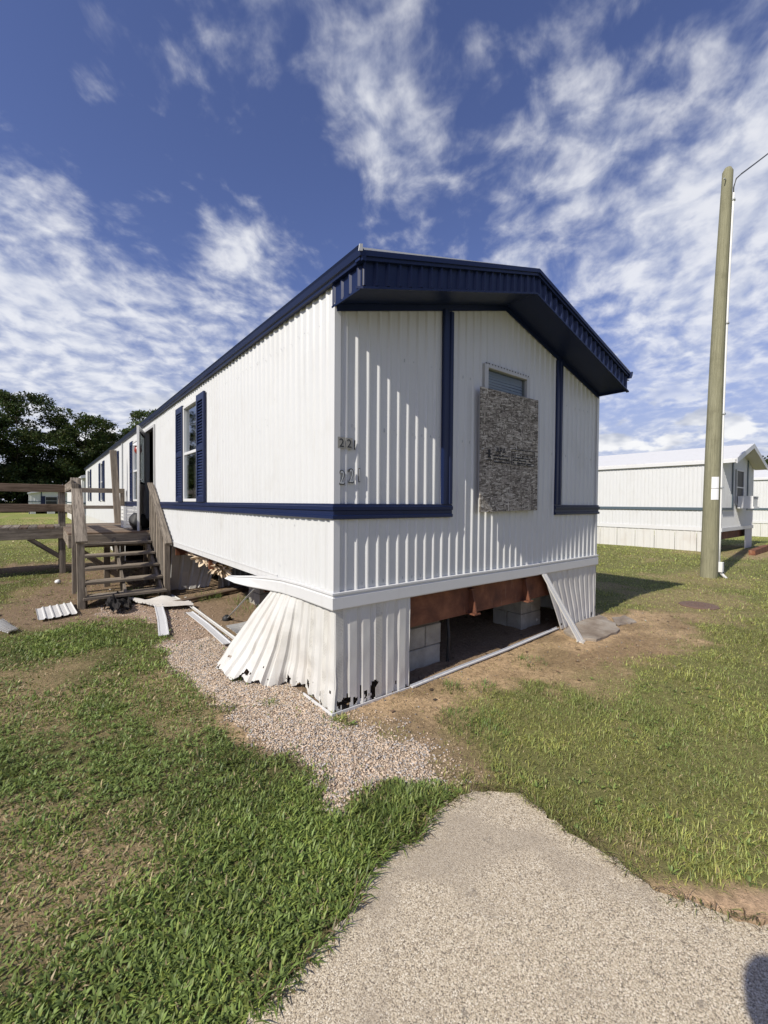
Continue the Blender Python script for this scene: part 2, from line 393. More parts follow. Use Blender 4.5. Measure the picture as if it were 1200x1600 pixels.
def parent_world(p):
    l = np.array(p.location, float)
    while p.parent is not None:
        p = p.parent; l = l+np.array(p.location, float)
    return l
def thing(name, label, cat, loc, group=None):
    o = bpy.data.objects.new(name, None); COL.objects.link(o); o.location = loc; o.empty_display_size = .2
    o['label'] = label; o['category'] = cat
    if group: o['group'] = group
    return o
def tag(o, label, cat, group=None):
    o['label'] = label; o['category'] = cat
    if group: o['group'] = group
    return o
def np_mesh(name, V, T, mat, col=None, loc=(0, 0, 0), parent=None, smooth=False):
    """V (n,3) float, T (m,3) int triangles, col (n,3)"""
    me = bpy.data.meshes.new(name); V = np.ascontiguousarray(V, np.float32); T = np.ascontiguousarray(T, np.int32)
    me.vertices.add(len(V)); me.vertices.foreach_set('co', V.ravel())
    k = T.shape[1]
    me.loops.add(T.size); me.loops.foreach_set('vertex_index', T.ravel())
    me.polygons.add(len(T)); me.polygons.foreach_set('loop_start', np.arange(0, T.size, k, dtype=np.int32))
    me.update(calc_edges=True)
    if smooth: me.polygons.foreach_set('use_smooth', np.ones(len(T), bool))
    if col is not None:
        at = me.attributes.new('col', 'FLOAT_COLOR', 'POINT'); c4 = np.ones((len(V), 4), np.float32); c4[:, :3] = col; at.data.foreach_set('color', c4.ravel())
    me.materials.append(MATS[mat]); me.validate()
    o = bpy.data.objects.new(name, me); COL.objects.link(o); o.location = loc
    if parent is not None: o.parent = parent
    return o

# ------------------------------------------------------------------ ground zones (metres, house corner = origin)
CONC = [(-6, -1.75), (-3.0, -1.62), (-1.9, -1.50), (-1.14, -1.39), (-1.06, -1.38), (-.95, -1.35), (-.76, -1.31), (-.6, -1.22), (-.45, -1.18), (-.31, -1.2), (-.07, -1.12), (.14, -1.15), (.24, -1.21), (.31, -1.3), (.28, -1.46), (.27, -1.63), (.26, -1.8), (.24, -1.95), (.3, -2.09), (.4, -2.26), (.62, -2.7), (.9, -3.5), (1.2, -6), (-6, -6)]
SAND = [(.22, -1.82), (.31, -1.95), (.38, -2.05), (.52, -2.13), (.62, -2.23), (.95, -2.8), (.85, -3.2), (.5, -2.6), (.35, -2.26), (.24, -2.11), (.2, -1.95)]
GRAVEL = [(-1.16, 3.96), (-.75, 3.88), (-.53, 3.23), (-.69, 1.87), (-.64, 1.19), (-.58, .64), (-.58, -.04), (-.44, -.19), (-.44, -.47), (-.54, -.72), (-.44, -.83), (-.21, -.84), (.06, -1.0), (.24, -.72), (.13, -.41), (.02, -.12), (.1, .56), (.05, 1.87), (.05, 3.53), (-.1, 4.57), (-.95, 4.78)]
DIRT = [(.02, -.12), (.1, .3), (3.9, .3), (4.16, .08), (4.79, -.19), (4.97, -.72), (4.13, -1.1), (2.67, -.95), (1.99, -.74), (1.28, -.58), (.91, -.5), (.52, -.73), (.3, -1.05), (.04, -1.05), (.09, -.77)]
DIRT2 = [(-.66, .50), (-.42, .36), (-.43, -.04), (-.5, -.21), (-.72, .03)]
STAIRS = [(-2.3, 5.3), (-1.75, 6.1), (-1.4, 7.9), (-1.3, 9.2), (-2.4, 9.0), (-2.4, 10.6), (.8, 10.4), (.1, 3.97), (-.81, 3.5), (-1.18, 3.72), (-1.66, 3.76), (-2.3, 4.0)]
BROWNS = [([(-2.3, .5), (-1.78, .28), (-1.55, .19), (-1.48, -.04), (-1.6, -.11), (-2.2, -.1)], .9), ([(-2.4, -.05), (-1.76, -.05), (-1.49, -.17), (-1.25, -.49), (-1.24, -.70), (-1.45, -.72), (-2.3, -.55)], .75),
          ([(-2.1, 2.6), (-1.33, 2.4), (-1.2, 1.3), (-1.35, .7), (-2.0, 1.2)], .6), ([(7.6, .6), (8.9, .75), (10.2, .3), (9.3, -.55), (7.6, -.44)], .45), ([(4.5, -.6), (6.1, .3), (7.3, -.1), (7.1, -.9), (5.0, -1.2)], .5), ([(14, .2), (20, .2), (20, 1.3), (14.6, 1.3)], .8)]
def hgt(x, y):
    b = np.interp(x, [-60, 0, 4, 7, 15, 60], [0, 0, .068, .055, -.02, -.1])
    far = sstep(4, 14, np.hypot(x-1, y+1))
    return b+(fbm(x*.25, y*.25, 5, 3)-.5)*.10*far
def zones(x, y):
    nz = (fbm(x*6, y*6, 3, 4)-.5); nz2 = (fbm(x*2.2, y*2.2, 9, 3)-.5)
    z = {}
    z['conc'] = poly_sd(x, y, CONC)
    z['gravel'] = sstep(-.07, .08, poly_sd(x, y, GRAVEL)+nz*.30)
    z['halo'] = .7*sstep(-.34, .05, poly_sd(x, y, GRAVEL)+nz*.3)*sstep(-.25, .15, x)
    z['sand'] = sstep(-.04, .05, poly_sd(x, y, SAND)+nz*.12)
    z['dirt'] = sstep(-.22, .20, poly_sd(x, y, DIRT)+nz*.5+nz2*.3)
    z['dirt'] = np.maximum(z['dirt'], sstep(-.06, .08, poly_sd(x, y, DIRT2)+nz*.2)*.85)
    st = sstep(-.25, .25, poly_sd(x, y, STAIRS)+nz*.7+nz2*.5)
    ww = np.clip(1-np.abs(y-7.9-nz2*.5-.05*(x+1.5))/.22, 0, 1)*(x < -1)*(x > -9)
    z['stairs'] = np.maximum(st, ww*.9)
    br = np.zeros_like(x)
    for p, a in BROWNS: br = np.maximum(br, a*sstep(-.3, .25, poly_sd(x, y, p)+nz*.5+nz2*.4))
    patch = sstep(.57, .74, fbm(x*1.1+7, y*1.1, 21, 4))*.55
    z['brown'] = np.clip(np.maximum(br, patch), 0, 1)
    z['house'] = ((x > -.01) & (x < 3.85) & (y > -.01) & (y < 23.1)).astype(float)
    return z

# ---- ground sheet: fine near the home, coarse to the horizon
def axis_lines(lo, hi, step, far):
    a = list(np.arange(lo, hi+1e-6, step)); s = step; p = hi
    while p < far: s *= 1.16; p += s; a.append(p)
    s = step; p = lo; pre = []
    while p > -far: s *= 1.16; p -= s; pre.append(p)
    return np.array(pre[::-1]+a)
gx = axis_lines(-2.6, 6.2, .045, 700); gy = axis_lines(-2.8, 6.2, .045, 700)
GX, GY = np.meshgrid(gx, gy); fx_, fy_ = GX.ravel(), GY.ravel()
Z = zones(fx_, fy_)
def mixc(a, b, k): return a*(1-k[:, None])+np.array(b)*k[:, None]
fine = fbm(fx_*14, fy_*14, 31, 3)
col = np.tile(np.array([.12, .115, .045]), (len(fx_), 1))
dcam = np.hypot(fx_-CAM[0], fy_-CAM[1])
col = mixc(col, (.25, .275, .08), sstep(9, 30, dcam))
right = sstep(-.2, .9, fx_-fy_*.05)*(fy_ < 6)
col = mixc(col, (.22, .215, .08), right*.8*(1-sstep(9, 30, dcam)))
col = mixc(col, (.42, .30, .175), Z['brown']*.9)
col = mixc(col, (.26, .185, .12), Z['stairs'])
dcol_k = sstep(.40, .62, fbm(fx_*2.6+3, fy_*2.6, 41, 4))
col = mixc(col, (.36, .25, .145), Z['dirt']*.95)
col = mixc(col, (.58, .41, .24), Z['dirt']*dcol_k*.9)
col = mixc(col, (.42, .31, .23), np.maximum(Z['gravel'], Z['halo']*.6))
col = mixc(col, (.55, .38, .235), Z['sand'])
und = Z['house']; col = mixc(col, (.30, .215, .14), und)
hz = hgt(fx_, fy_)+(fine-.5)*.022*(dcam < 14)
hz = np.where(Z['conc'] > -.015, -.02, hz)
hz = hz+Z['sand']*.004
nx, ny = len(gx), len(gy)
ii, jj = np.meshgrid(np.arange(nx-1), np.arange(ny-1)); a = (jj*nx+ii).ravel()
quads = np.stack([a, a+1, a+nx+1, a+nx], 1)
ground = np_mesh('ground', np.stack([fx_, fy_, hz], 1), quads, 'ground', col, smooth=True); ground['kind'] = 'structure'

# ---- exposed-aggregate concrete pad with a broken edge
def densify(poly, step=.03, jit=.018):
    out = []
    for i in range(len(poly)):
        p, q = np.array(poly[i]), np.array(poly[(i+1) % len(poly)]); L = np.linalg.norm(q-p); n = max(1, int(L/step))
        for k in range(n):
            t = p+(q-p)*k/n; near = np.hypot(*(t-CAM[:2])) < 3.5
            out.append(t+(RNG.normal(0, jit, 2)*.5+(fbm(t[0]*5, t[1]*5, 8, 3)-.5)*.05 if near else 0))
    return out
cp = densify(CONC); m = MB()
m.poly([(p[0], p[1], .012) for p in cp])
n = len(cp)
for i in range(n):
    p, q = cp[i], cp[(i+1) % n]; m.quad((p[0], p[1], -.06), (q[0], q[1], -.06), (q[0], q[1], .012), (p[0], p[1], .012))
o = m.build('driveway_pad', 'aggregate'); o['kind'] = 'structure'

# ------------------------------------------------------------------ corrugated sheet
def rib_profile(u0, u1, pitch, phase, h, frac=(.60, .74, .86)):
    """list of (u, depth) breakpoints"""
    br = []
    k = math.floor((u0-phase)/pitch)-1
    while phase+k*pitch < u1+pitch:
        b = phase+k*pitch
        br += [(b, 0.), (b+frac[0]*pitch, 0.), (b+frac[1]*pitch, h), (b+frac[2]*pitch, h)]
        k += 1
    us = np.array([b[0] for b in br]); ds = np.array([b[1] for b in br])
    inside = [(float(u), float(d)) for u, d in br if u0+1e-4 < u < u1-1e-4]
    return [(u0, float(np.interp(u0, us, ds)))]+inside+[(u1, float(np.interp(u1, us, ds)))]
def corrugate(mb, u0, u1, zlo, zhi, P, pitch=.0985, phase=0., h=.011, rows=6, wav=.0026, seed=0, mi=0):
    """P(u, z, depth) -> world point, zlo/zhi numbers or functions of u"""
    pr = rib_profile(u0, u1, pitch, phase, h); fl = zlo if callable(zlo) else (lambda u: zlo); fh = zhi if callable(zhi) else (lambda u: zhi)
    base = len(mb.v)
    for u, d in pr:
        for r in range(rows+1):
            z = fl(u)+(fh(u)-fl(u))*r/rows
            dd = d+wav*2*(float(vnoise(u*3.1+seed, z*2.3, 3))-.5)+wav*1.4*(float(vnoise(u*11+seed, z*7, 6))-.5)
            mb.v.append(tuple(P(u, z, dd))); mb.g.append(None)
    for i in range(len(pr)-1):
        for r in range(rows):
            a = base+i*(rows+1)+r; mb.f.append((a, a+rows+1, a+rows+2, a+1)); mb.mi.append(mi)

# ------------------------------------------------------------------ the mobile home
HW, HL = 3.85, 23.0
home = thing('mobile_home', 'long white ribbed mobile home with navy trim and torn skirting in the foreground', 'mobile home', (0, 0, 0))
def wall_top(x): return 2.985+.545*(1-abs(x-HW/2)/(HW/2))   # underside line of the roof at the end wall
SZ0 = .80
# end wall with the window opening
m = MB(); Pend = lambda u, z, d: (u, -d, z)
WX0, WX1, WZ0, WZ1 = 1.615, 2.305, 1.60, 2.80
for (a_, b_, lo, hi) in ((0, WX0, SZ0, wall_top), (WX1, HW, SZ0, wall_top), (WX0, WX1, SZ0, WZ0), (WX0, WX1, WZ1, wall_top)):
    if a_ < HW/2 < b_:
        corrugate(m, a_, HW/2, lo, hi, Pend, phase=.012); corrugate(m, HW/2, b_, lo, hi, Pend, phase=.012)
    else: corrugate(m, a_, b_, lo, hi, Pend, phase=.012)
m.build('end_wall', 'white_siding', home)
# side wall with door and window openings
DOOR = (6.22, 7.02, .93, 2.86)
SIDEWIN = [(3.36, 4.07, 1.50, 2.86), (7.62, 8.55, 1.50, 2.84), (11.4, 12.3, 1.5, 2.84), (15.05, 15.75, 1.5, 2.84), (20.2, 20.9, 1.5, 2.84)]
m = MB(); Pside = lambda u, z, d: (-d, u, z)
cuts = sorted([(DOOR[0], DOOR[1], DOOR[2], DOOR[3])]+SIDEWIN); u = 0.0
SIDE_TOP = 3.015
def siding_bottom(y): return .83
for (a_, b_, z0, z1) in cuts:
    corrugate(m, u, a_, SZ0, SIDE_TOP, Pside, phase=.03, seed=5)
    if z0 > SZ0+.02: corrugate(m, a_, b_, SZ0, z0, Pside, phase=.03, rows=2, seed=5)
    corrugate(m, a_, b_, z1, SIDE_TOP, Pside, phase=.03, rows=1, seed=5); u = b_
corrugate(m, u, HL, SZ0, SIDE_TOP, Pside, phase=.03, seed=5)
m.build('side_wall', 'white_siding', home)
m = MB(); corrugate(m, 0, HL, SZ0, SIDE_TOP, lambda u, z, d: (HW+d, u, z), pitch=.197, rows=1)
m.build('far_side_wall', 'white_siding', home)
m = MB()
corrugate(m, 0, HW/2, SZ0, wall_top, lambda u, z, d: (u, HL+d, z), pitch=.197, rows=1); corrugate(m, HW/2, HW, SZ0, wall_top, lambda u, z, d: (u, HL+d, z), pitch=.197, rows=1)
m.build('rear_wall', 'white_siding', home)
# corner posts
m = MB(); m.box(-.016, .035, -.016, -.0115, SZ0, 2.88); m.box(-.016, -.0115, -.0115, .035, SZ0, 2.98); m.build('corner_trim', 'white_trim', home)
m = MB(); m.box(HW-.035, HW+.016, -.016, -.0115, SZ0, 2.86); m.box(HW+.0115, HW+.016, -.0115, .035, SZ0, 2.9); m.build('corner_trim', 'white_trim', home)
# inner shell: floor, ceiling, and a dark partition added to keep the doorway dark
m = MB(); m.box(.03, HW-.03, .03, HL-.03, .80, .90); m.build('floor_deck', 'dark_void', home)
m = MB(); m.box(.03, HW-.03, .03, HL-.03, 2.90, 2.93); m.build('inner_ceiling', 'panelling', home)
m = MB(); m.box(1.1, 1.16, 4.9, 8.8, .905, 2.895); m.box(.04, 1.09, 5.55, 5.6, .905, 2.895); m.build('added_partition', 'panelling', home)
# roof
OV = .33
def roofz(x): return 3.082+.545*(1-abs(x-HW/2)/(HW/2+.06))
m = MB()
for x0, x1 in ((-.06, HW/2), (HW/2, HW+.06)):
    z0, z1 = roofz(x0), roofz(x1)
    m.hexa([(x0, -OV-.035, z0-.03), (x1, -OV-.035, z1-.03), (x1, HL+.2, z1-.03), (x0, HL+.2, z0-.03), (x0, -OV-.035, z0), (x1, -OV-.035, z1), (x1, HL+.2, z1), (x0, HL+.2, z0)])
roof = m.build('roof', 'roof_metal', home)
m = MB()
for k in range(44):
    y = k*.53+.1
    for x0, x1 in ((-.05, HW/2), (HW/2, HW+.05)):
        m.beam((x0, y, roofz(x0)+.004), (x1, y, roofz(x1)+.004), .03, .02)
sm = m.build('roof_seams', 'roof_metal', roof)
# eave trim along the side: stepped navy moulding
def eave(xs, side):
    pr = [(0.013, 3.006), (.040, 3.006), (.044, 3.026), (.056, 3.030), (.066, 3.066), (.074, 3.082), (.055, 3.088), (.013, 3.055)]
    mm = MB(); mm.sweep([[((-d if side < 0 else HW+d), y, z) for d, z in pr] for y in (-OV-.05, 2, 6, 10, 14, 18, HL+.2)])
    return mm.build('eave_trim', 'navy', home)
eave(None, -1); eave(None, 1)
# ribbed navy fascia of the overhang, soffit and returns
def lo_z(x): return 2.875+.545*(1-abs(x-HW/2)/(HW/2))
def up_z(x): return lo_z(x)+.148
m = MB(); Pf = lambda u, z, d: (u, -OV-d, z)
for a_, b_ in ((-.012, HW/2), (HW/2, HW+.012)): corrugate(m, a_, b_, lo_z, up_z, Pf, pitch=.0985, phase=.02, h=.018, rows=2)
m.build('fascia', 'navy', home)
m = MB()   # cap moulding above the ribs, and drip lip below
for a_, b_ in ((-.05, HW/2), (HW/2, HW+.05)):
    for (o0, o1, h0, h1) in ((.0, .030, .148, .172), (.0, .042, .172, .206)):
        m.hexa([(a_, -OV-o1, lo_z(a_)+h0), (b_, -OV-o1, lo_z(b_)+h0), (b_, -OV+.02, lo_z(b_)+h0), (a_, -OV+.02, lo_z(a_)+h0),
                (a_, -OV-o1, lo_z(a_)+h1), (b_, -OV-o1, lo_z(b_)+h1), (b_, -OV+.02, lo_z(b_)+h1), (a_, -OV+.02, lo_z(a_)+h1)])
    m.hexa([(a_+.036 if a_ < 0 else a_, -OV-.018, lo_z(a_)-.012), (b_, -OV-.018, lo_z(b_)-.012), (b_, -OV+.012, lo_z(b_)-.012), (a_, -OV+.012, lo_z(a_)-.012),
            (a_+.036 if a_ < 0 else a_, -OV-.018, lo_z(a_)+.003), (b_, -OV-.018, lo_z(b_)+.003), (b_, -OV+.012, lo_z(b_)+.003), (a_, -OV+.012, lo_z(a_)+.003)])
m.build('rake_moulding', 'navy', home)
m = MB()
for a_, b_ in ((-.012, HW/2), (HW/2, HW+.012)):
    m.hexa([(a_, -OV+.013, lo_z(a_)), (b_, -OV+.013, lo_z(b_)), (b_, -.013, lo_z(b_)), (a_, -.013, lo_z(a_)), (a_, -OV+.013, lo_z(a_)+.01), (b_, -OV+.013, lo_z(b_)+.01), (b_, -.013, lo_z(b_)+.01), (a_, -.013, lo_z(a_)+.01)])
m.build('soffit', 'navy', home)
for x_, sg in ((-.012, -1), (HW+.012, 1)):
    m = MB(); corrugate(m, -OV, .02, lo_z(x_)-.004, lo_z(x_)+.140, lambda u, z, d: (x_+sg*d, u, z), pitch=.0985, phase=.02, h=.012, rows=2)
    m.box(x_-.006, x_+.006, -OV-.01, .022, lo_z(x_)-.018, lo_z(x_)-.004); m.build('overhang_return', 'navy', home)
m = MB()   # frieze under the soffit
for a_, b_ in ((.0, HW/2), (HW/2, HW)):
    m.hexa([(a_, -.022, lo_z(a_)-.05), (b_, -.022, lo_z(b_)-.05), (b_, -.012, lo_z(b_)-.05), (a_, -.012, lo_z(a_)-.05), (a_, -.022, lo_z(a_)-.001), (b_, -.022, lo_z(b_)-.001), (b_, -.012, lo_z(b_)-.001), (a_, -.012, lo_z(a_)-.001)])
m.build('frieze_trim', 'navy', home)
m = MB(); m.box(HW+.03, HW+.17, -OV+.03, -OV+.12, 3.02, 3.026); m.box(HW+.03, HW+.17, -OV+.12, -OV+.126, 3.02, 3.075); m.build('gutter_end', 'navy', home)
m = MB(); m.hexa([(-.075, -OV-.056, 3.045), (-.045, -OV-.056, 3.055), (-.045, -OV-.05, 3.055), (-.075, -OV-.05, 3.045), (-.068, -OV-.056, 3.09), (-.045, -OV-.056, 3.097), (-.045, -OV-.05, 3.097), (-.068, -OV-.05, 3.09)]); m.build('roof_end_cap', 'white_trim', home)
# belt rail moulding
BAND = [(.008, 1.382), (.026, 1.382), (.034, 1.388), (.034, 1.408), (.024, 1.413), (.024, 1.442), (.034, 1.447), (.036, 1.474), (.026, 1.480), (.026, 1.492), (.008, 1.494)]
m = MB(); m.sweep([[(1.178, -d, z) for d, z in BAND], [(-d, -d, z) for d, z in BAND], [(-d, 6.14, z) for d, z in BAND]]); m.build('belt_rail', 'navy', home)
m = MB(); m.sweep([[(HW+d, .3, z) for d, z in BAND], [(HW+d, -d, z) for d, z in BAND], [(2.847, -d, z) for d, z in BAND]]); m.build('belt_rail', 'navy', home)
m = MB(); m.sweep([[(-d, 7.1, z) for d, z in BAND], [(-d, 10.1, z) for d, z in BAND]]); m.build('belt_rail', 'navy', home)
for vx in (1.051, 2.847):
    pr = [(0, .008), (0, .030), (.010, .036), (.040, .036), (.046, .026), (.078, .026), (.084, .036), (.114, .036), (.124, .030), (.124, .008)]
    m = MB(); m.sweep([[(vx+a_, -d, z_ if k else 1.495) for a_, d in pr] for k, z_ in enumerate((0, lo_z(vx+.06)-.052))]); m.build('vertical_trim', 'navy', home)
# white belly trim: end wall, round the corner, then peeling off
BEL = [(.008, .744), (.026, .744), (.030, .752), (.030, .832), (.022, .838), (.022, .848), (.032, .852), (.032, .866), (.008, .868)]
m = MB(); m.sweep([[(HW+d, .25, z) for d, z in BEL], [(HW+d, -d, z) for d, z in BEL], [(2.55, -d, z) for d, z in BEL]]); m.build('belly_trim', 'white_trim', home)
m = MB(); st = [[(2.545, -d, z-.002) for d, z in BEL], [(1.25, -d, z+.003) for d, z in BEL], [(-d, -d, z) for d, z in BEL], [(-d, .45, z-.002) for d, z in BEL]]
for y, out, dz, sq in ((.8, .006, -.012, .98), (1.05, .03, -.03, .93), (1.3, .075, -.052, .8), (1.5, .12, -.075, .55), (1.66, .155, -.092, .2)):
    st.append([(-d-out-(.868-z)*.35*(out*6), y, .868-(.868-z)*sq+dz) for d, z in BEL])
m.sweep(st); m.build('belly_trim', 'white_trim', home, label='white bottom trim peeling away from the side wall')
m = MB(); st = [[(-.016, y, .80), (-.004, y, .80), (-.004, y, .862), (-.016, y, .862)] for y in (.9, 3, 6.1)]; m.sweep(st)
for k in range(26): m.box(-.0175, -.016, .95+k*.2, .958+k*.2, .803, .855)
m.box(-.022, -.0165, .9, 6.1, .862, .872); m.build('sill_strip', 'white_trim', home)
# windows
def shutter(y0, y1, z0, z1):
    m = MB(); fw_ = .045; x0, x1 = -.042, -.013
    m.box(x0, x1, y0, y0+fw_, z0, z1); m.box(x0, x1, y1-fw_, y1, z0, z1)
    m.box(x0+.001, x1, y0+fw_, y1-fw_, z0, z0+.07); m.box(x0+.001, x1, y0+fw_, y1-fw_, z1-.09, z1); zm = (z0+z1)/2; m.box(x0+.001, x1, y0+fw_, y1-fw_, zm-.035, zm+.035)
    m.box(-.017, -.0135, y0+fw_, y1-fw_, z0+.07, z1-.09)
    s = m.build('shutter', 'navy', home, bevel=.003)
    m = MB()
    for a_, b_ in ((z0+.07, zm-.035), (zm+.035, z1-.09)):
        n = max(3, int((b_-a_)/.036))
        for k in range(n):
            z = a_+(k+.5)*(b_-a_)/n; m.hexa([(-.0385, y0+fw_, z-.016), (-.034, y0+fw_, z-.018), (-.034, y1-fw_, z-.018), (-.0385, y1-fw_, z-.016), (-.022, y0+fw_, z+.013), (-.018, y0+fw_, z+.011), (-.018, y1-fw_, z+.011), (-.022, y1-fw_, z+.013)])
    l = m.build('louvers', 'navy', s); l['kind'] = 'stuff'
def window_side(y0, y1, z0, z1):
    m = MB(); f = .04
    m.box(-.03, .04, y0, y0+f, z0, z1); m.box(-.03, .04, y1-f, y1, z0, z1); m.box(-.031, .04, y0+f, y1-f, z0, z0+f); m.box(-.031, .04, y0+f, y1-f, z1-f, z1); zm = z0+(z1-z0)*.50
    m.box(-.022, .03, y0+f, y1-f, zm-.02, zm+.02)
    wn = m.build('window_frame', 'white_trim', home, bevel=.003)
    for a_, b_, xo in ((z0+f, zm-.02, -.006), (zm+.02, z1-f, .010)):
        m = MB(); m.quad((xo, y0+f, a_), (xo, y1-f, a_), (xo, y1-f, b_), (xo, y0+f, b_)); m.build('pane', 'glass', wn)
    m = MB(); n = 26
    for k in range(n):
        ya = y0+.02+(y1-y0-.04)*k/n; yb = y0+.02+(y1-y0-.04)*(k+1)/n; xa = .12+.015*math.sin(k*1.9); xb = .12+.015*math.sin((k+1)*1.9)
        m.quad((xa, ya, z0+.02), (xb, yb, z0+.02), (xb, yb, z1-.02), (xa, ya, z1-.02))
    m.build('dark_backing', 'dark_backing', wn)  # dark sheet added behind the panes so the window interior looks unlit
for (y0, y1, z0, z1) in SIDEWIN:
    window_side(y0, y1, z0, z1)
shutter(3.015, 3.35, 1.497, 2.88); shutter(4.085, 4.47, 1.497, 2.88); shutter(8.57, 8.95, 1.497, 2.86)
shutter(10.98, 11.38, 1.497, 2.86); shutter(14.5, 15.0, 1.497, 2.86); shutter(15.8, 16.3, 1.497, 2.86); shutter(19.75, 20.15, 1.497, 2.86); shutter(20.95, 21.35, 1.497, 2.86)
# end window
m = MB(); f = .035
m.box(WX0-.02, WX0+f, -.032, .03, WZ0, WZ1); m.box(WX1-f, WX1+.02, -.032, .03, WZ0, WZ1); m.box(WX0+f, WX1-f, -.033, .03, WZ1-f, WZ1+.015); m.box(WX0+f, WX1-f, -.033, .03, WZ0, WZ0+f); m.box(WX0+f, WX1-f, -.02, .02, 2.17, 2.21)
ew = m.build('window_frame', 'frame_alu', home, bevel=.003)
m = MB()
for k in range(16): m.box(WX0-.01+k*.045, WX0+k*.045, -.036, -.033, WZ1-.004, WZ1+.006)
m.build('screw_heads', 'ink', ew)['kind'] = 'stuff'
m = MB(); m.quad((WX0+f, .0, 2.21), (WX1-f, .0, 2.21), (WX1-f, .0, WZ1-f), (WX0+f, .0, WZ1-f)); m.build('pane', 'glass', ew)
m = MB(); m.quad((WX0+f, -.005, WZ0+f), (WX1-f, -.005, WZ0+f), (WX1-f, -.005, 2.17), (WX0+f, -.005, 2.17)); m.build('pane', 'glass', ew)
m = MB()
for k in range(24):
    z = 2.755-k*.025; x0 = WX0+.03; x1 = WX1-.03; sag = .006*math.sin(k*.9)
    if 6 < k < 14: x0 = WX0+.03+.16-(k-7)*.020
    m.hexa([(x0, .030, z-.013), (x1, .030, z-.013+sag), (x1, .0315, z-.013+sag), (x0, .0315, z-.013), (x0, .037, z+.013), (x1, .037, z+.013+sag), (x1, .0385, z+.013+sag), (x0, .0385, z+.013)])
m.build('window_blind', 'blind', ew)['kind'] = 'stuff'
# door: frame, storm door ajar
m = MB(); m.box(-.03, .05, DOOR[0]-.05, DOOR[0], DOOR[2], DOOR[3]+.05); m.box(-.03, .05, DOOR[1], DOOR[1]+.05, DOOR[2], DOOR[3]+.05); m.box(-.031, .05, DOOR[0], DOOR[1], DOOR[3], DOOR[3]+.05); m.box(-.031, .08, DOOR[0], DOOR[1], DOOR[2]-.05, DOOR[2])
m.build('door_frame', 'frame_alu', home, bevel=.003)
hy, ang = DOOR[1]+.02, math.radians(15.5)
def leaf(s_, z, t):   # along leaf, height, thickness
    return (-.03-s_*math.sin(ang)-t*math.cos(ang), hy-s_*math.cos(ang)+t*math.sin(ang), z)
def leafbox(mb, s0, s1, z0, z1, t0, t1): mb.hexa([leaf(s0, z0, t0), leaf(s1, z0, t0), leaf(s1, z0, t1), leaf(s0, z0, t1), leaf(s0, z1, t0), leaf(s1, z1, t0), leaf(s1, z1, t1), leaf(s0, z1, t1)])
m = MB(); leafbox(m, 0, .09, .95, 2.87, 0, .04); leafbox(m, .73, .82, .95, 2.87, 0, .04); leafbox(m, .09, .73, 2.77, 2.87, .001, .039); leafbox(m, .09, .73, .95, 1.05, .001, .039); leafbox(m, .09, .73, 1.72, 1.82, .001, .039); leafbox(m, .09, .73, 1.05, 1.72, .012, .03)
dr = m.build('storm_door', 'white_trim', home, bevel=.003)
m = MB(); leafbox(m, .09, .73, 1.82, 2.77, .018, .022); m.build('pane', 'glass', dr)
m = MB(); leafbox(m, .09, .12, 1.82, 2.77, -.004, .0); leafbox(m, .70, .73, 1.82, 2.77, -.004, .0); leafbox(m, .12, .70, 1.82, 1.86, -.004, 0); leafbox(m, .12, .7, 2.73, 2.77, -.004, 0); m.build('screen_frame', 'ink', dr)
m = MB(); m.tube([leaf(.77, 1.9, -.03), leaf(.77, 1.9, .0)], .012); m.tube([leaf(.77, 1.9, -.03), leaf(.69, 1.9, -.035)], .009); m.build('handle', 'galv', dr)
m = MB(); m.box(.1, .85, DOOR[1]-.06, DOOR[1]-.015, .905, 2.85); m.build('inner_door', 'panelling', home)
# porch lamp
m = MB(); m.tube([(-.02, 7.36, 2.62), (-.10, 7.36, 2.66)], .015); m.tube([(-.10, 7.36, 2.70), (-.10, 7.36, 2.66), (-.10, 7.36, 2.62)], [.03, .085, .10], 10); pl = m.build('porch_lamp', 'white_trim', home)
m = MB(); m.tube([(-.10, 7.36, 2.62), (-.10, 7.36, 2.52), (-.10, 7.36, 2.45)], [.06, .075, .035], 10); m.build('lamp_glass', 'red_glass', pl, smooth=True)
m = MB(); m.tube([(-.03, 10.2, .9), (-.03, 10.2, 2.97)], .02); m.build('drain_conduit', 'galv', home)
m = MB()
for k in range(70):
    y = random.uniform(.2, 3.0) if k < 50 else random.uniform(4.6, 6.1); z = 2.80-.0*k+random.uniform(-.02, .02) if random.random() < .5 else random.choice((1.28, .95, 2.2))+random.uniform(-.05, .05)
    m.box(-.0135, -.011, y, y+.005, z, z+.006)
m.build('screw_heads', 'galv', home)['kind'] = 'stuff'

m = MB()
for k in range(38):
    x_ = .0985*k+.012+.03
    for z_ in (.90, 2.05, 2.62):
        if random.random() < .55 and not (1.5 < x_ < 2.45) and z_ < lo_z(x_)-.1: m.box(x_, x_+.006, -.0045, -.0015, z_+random.uniform(-.012, .012), z_+random.uniform(.014, .018))
m.build('screw_heads', 'galv', home)['kind'] = 'stuff'
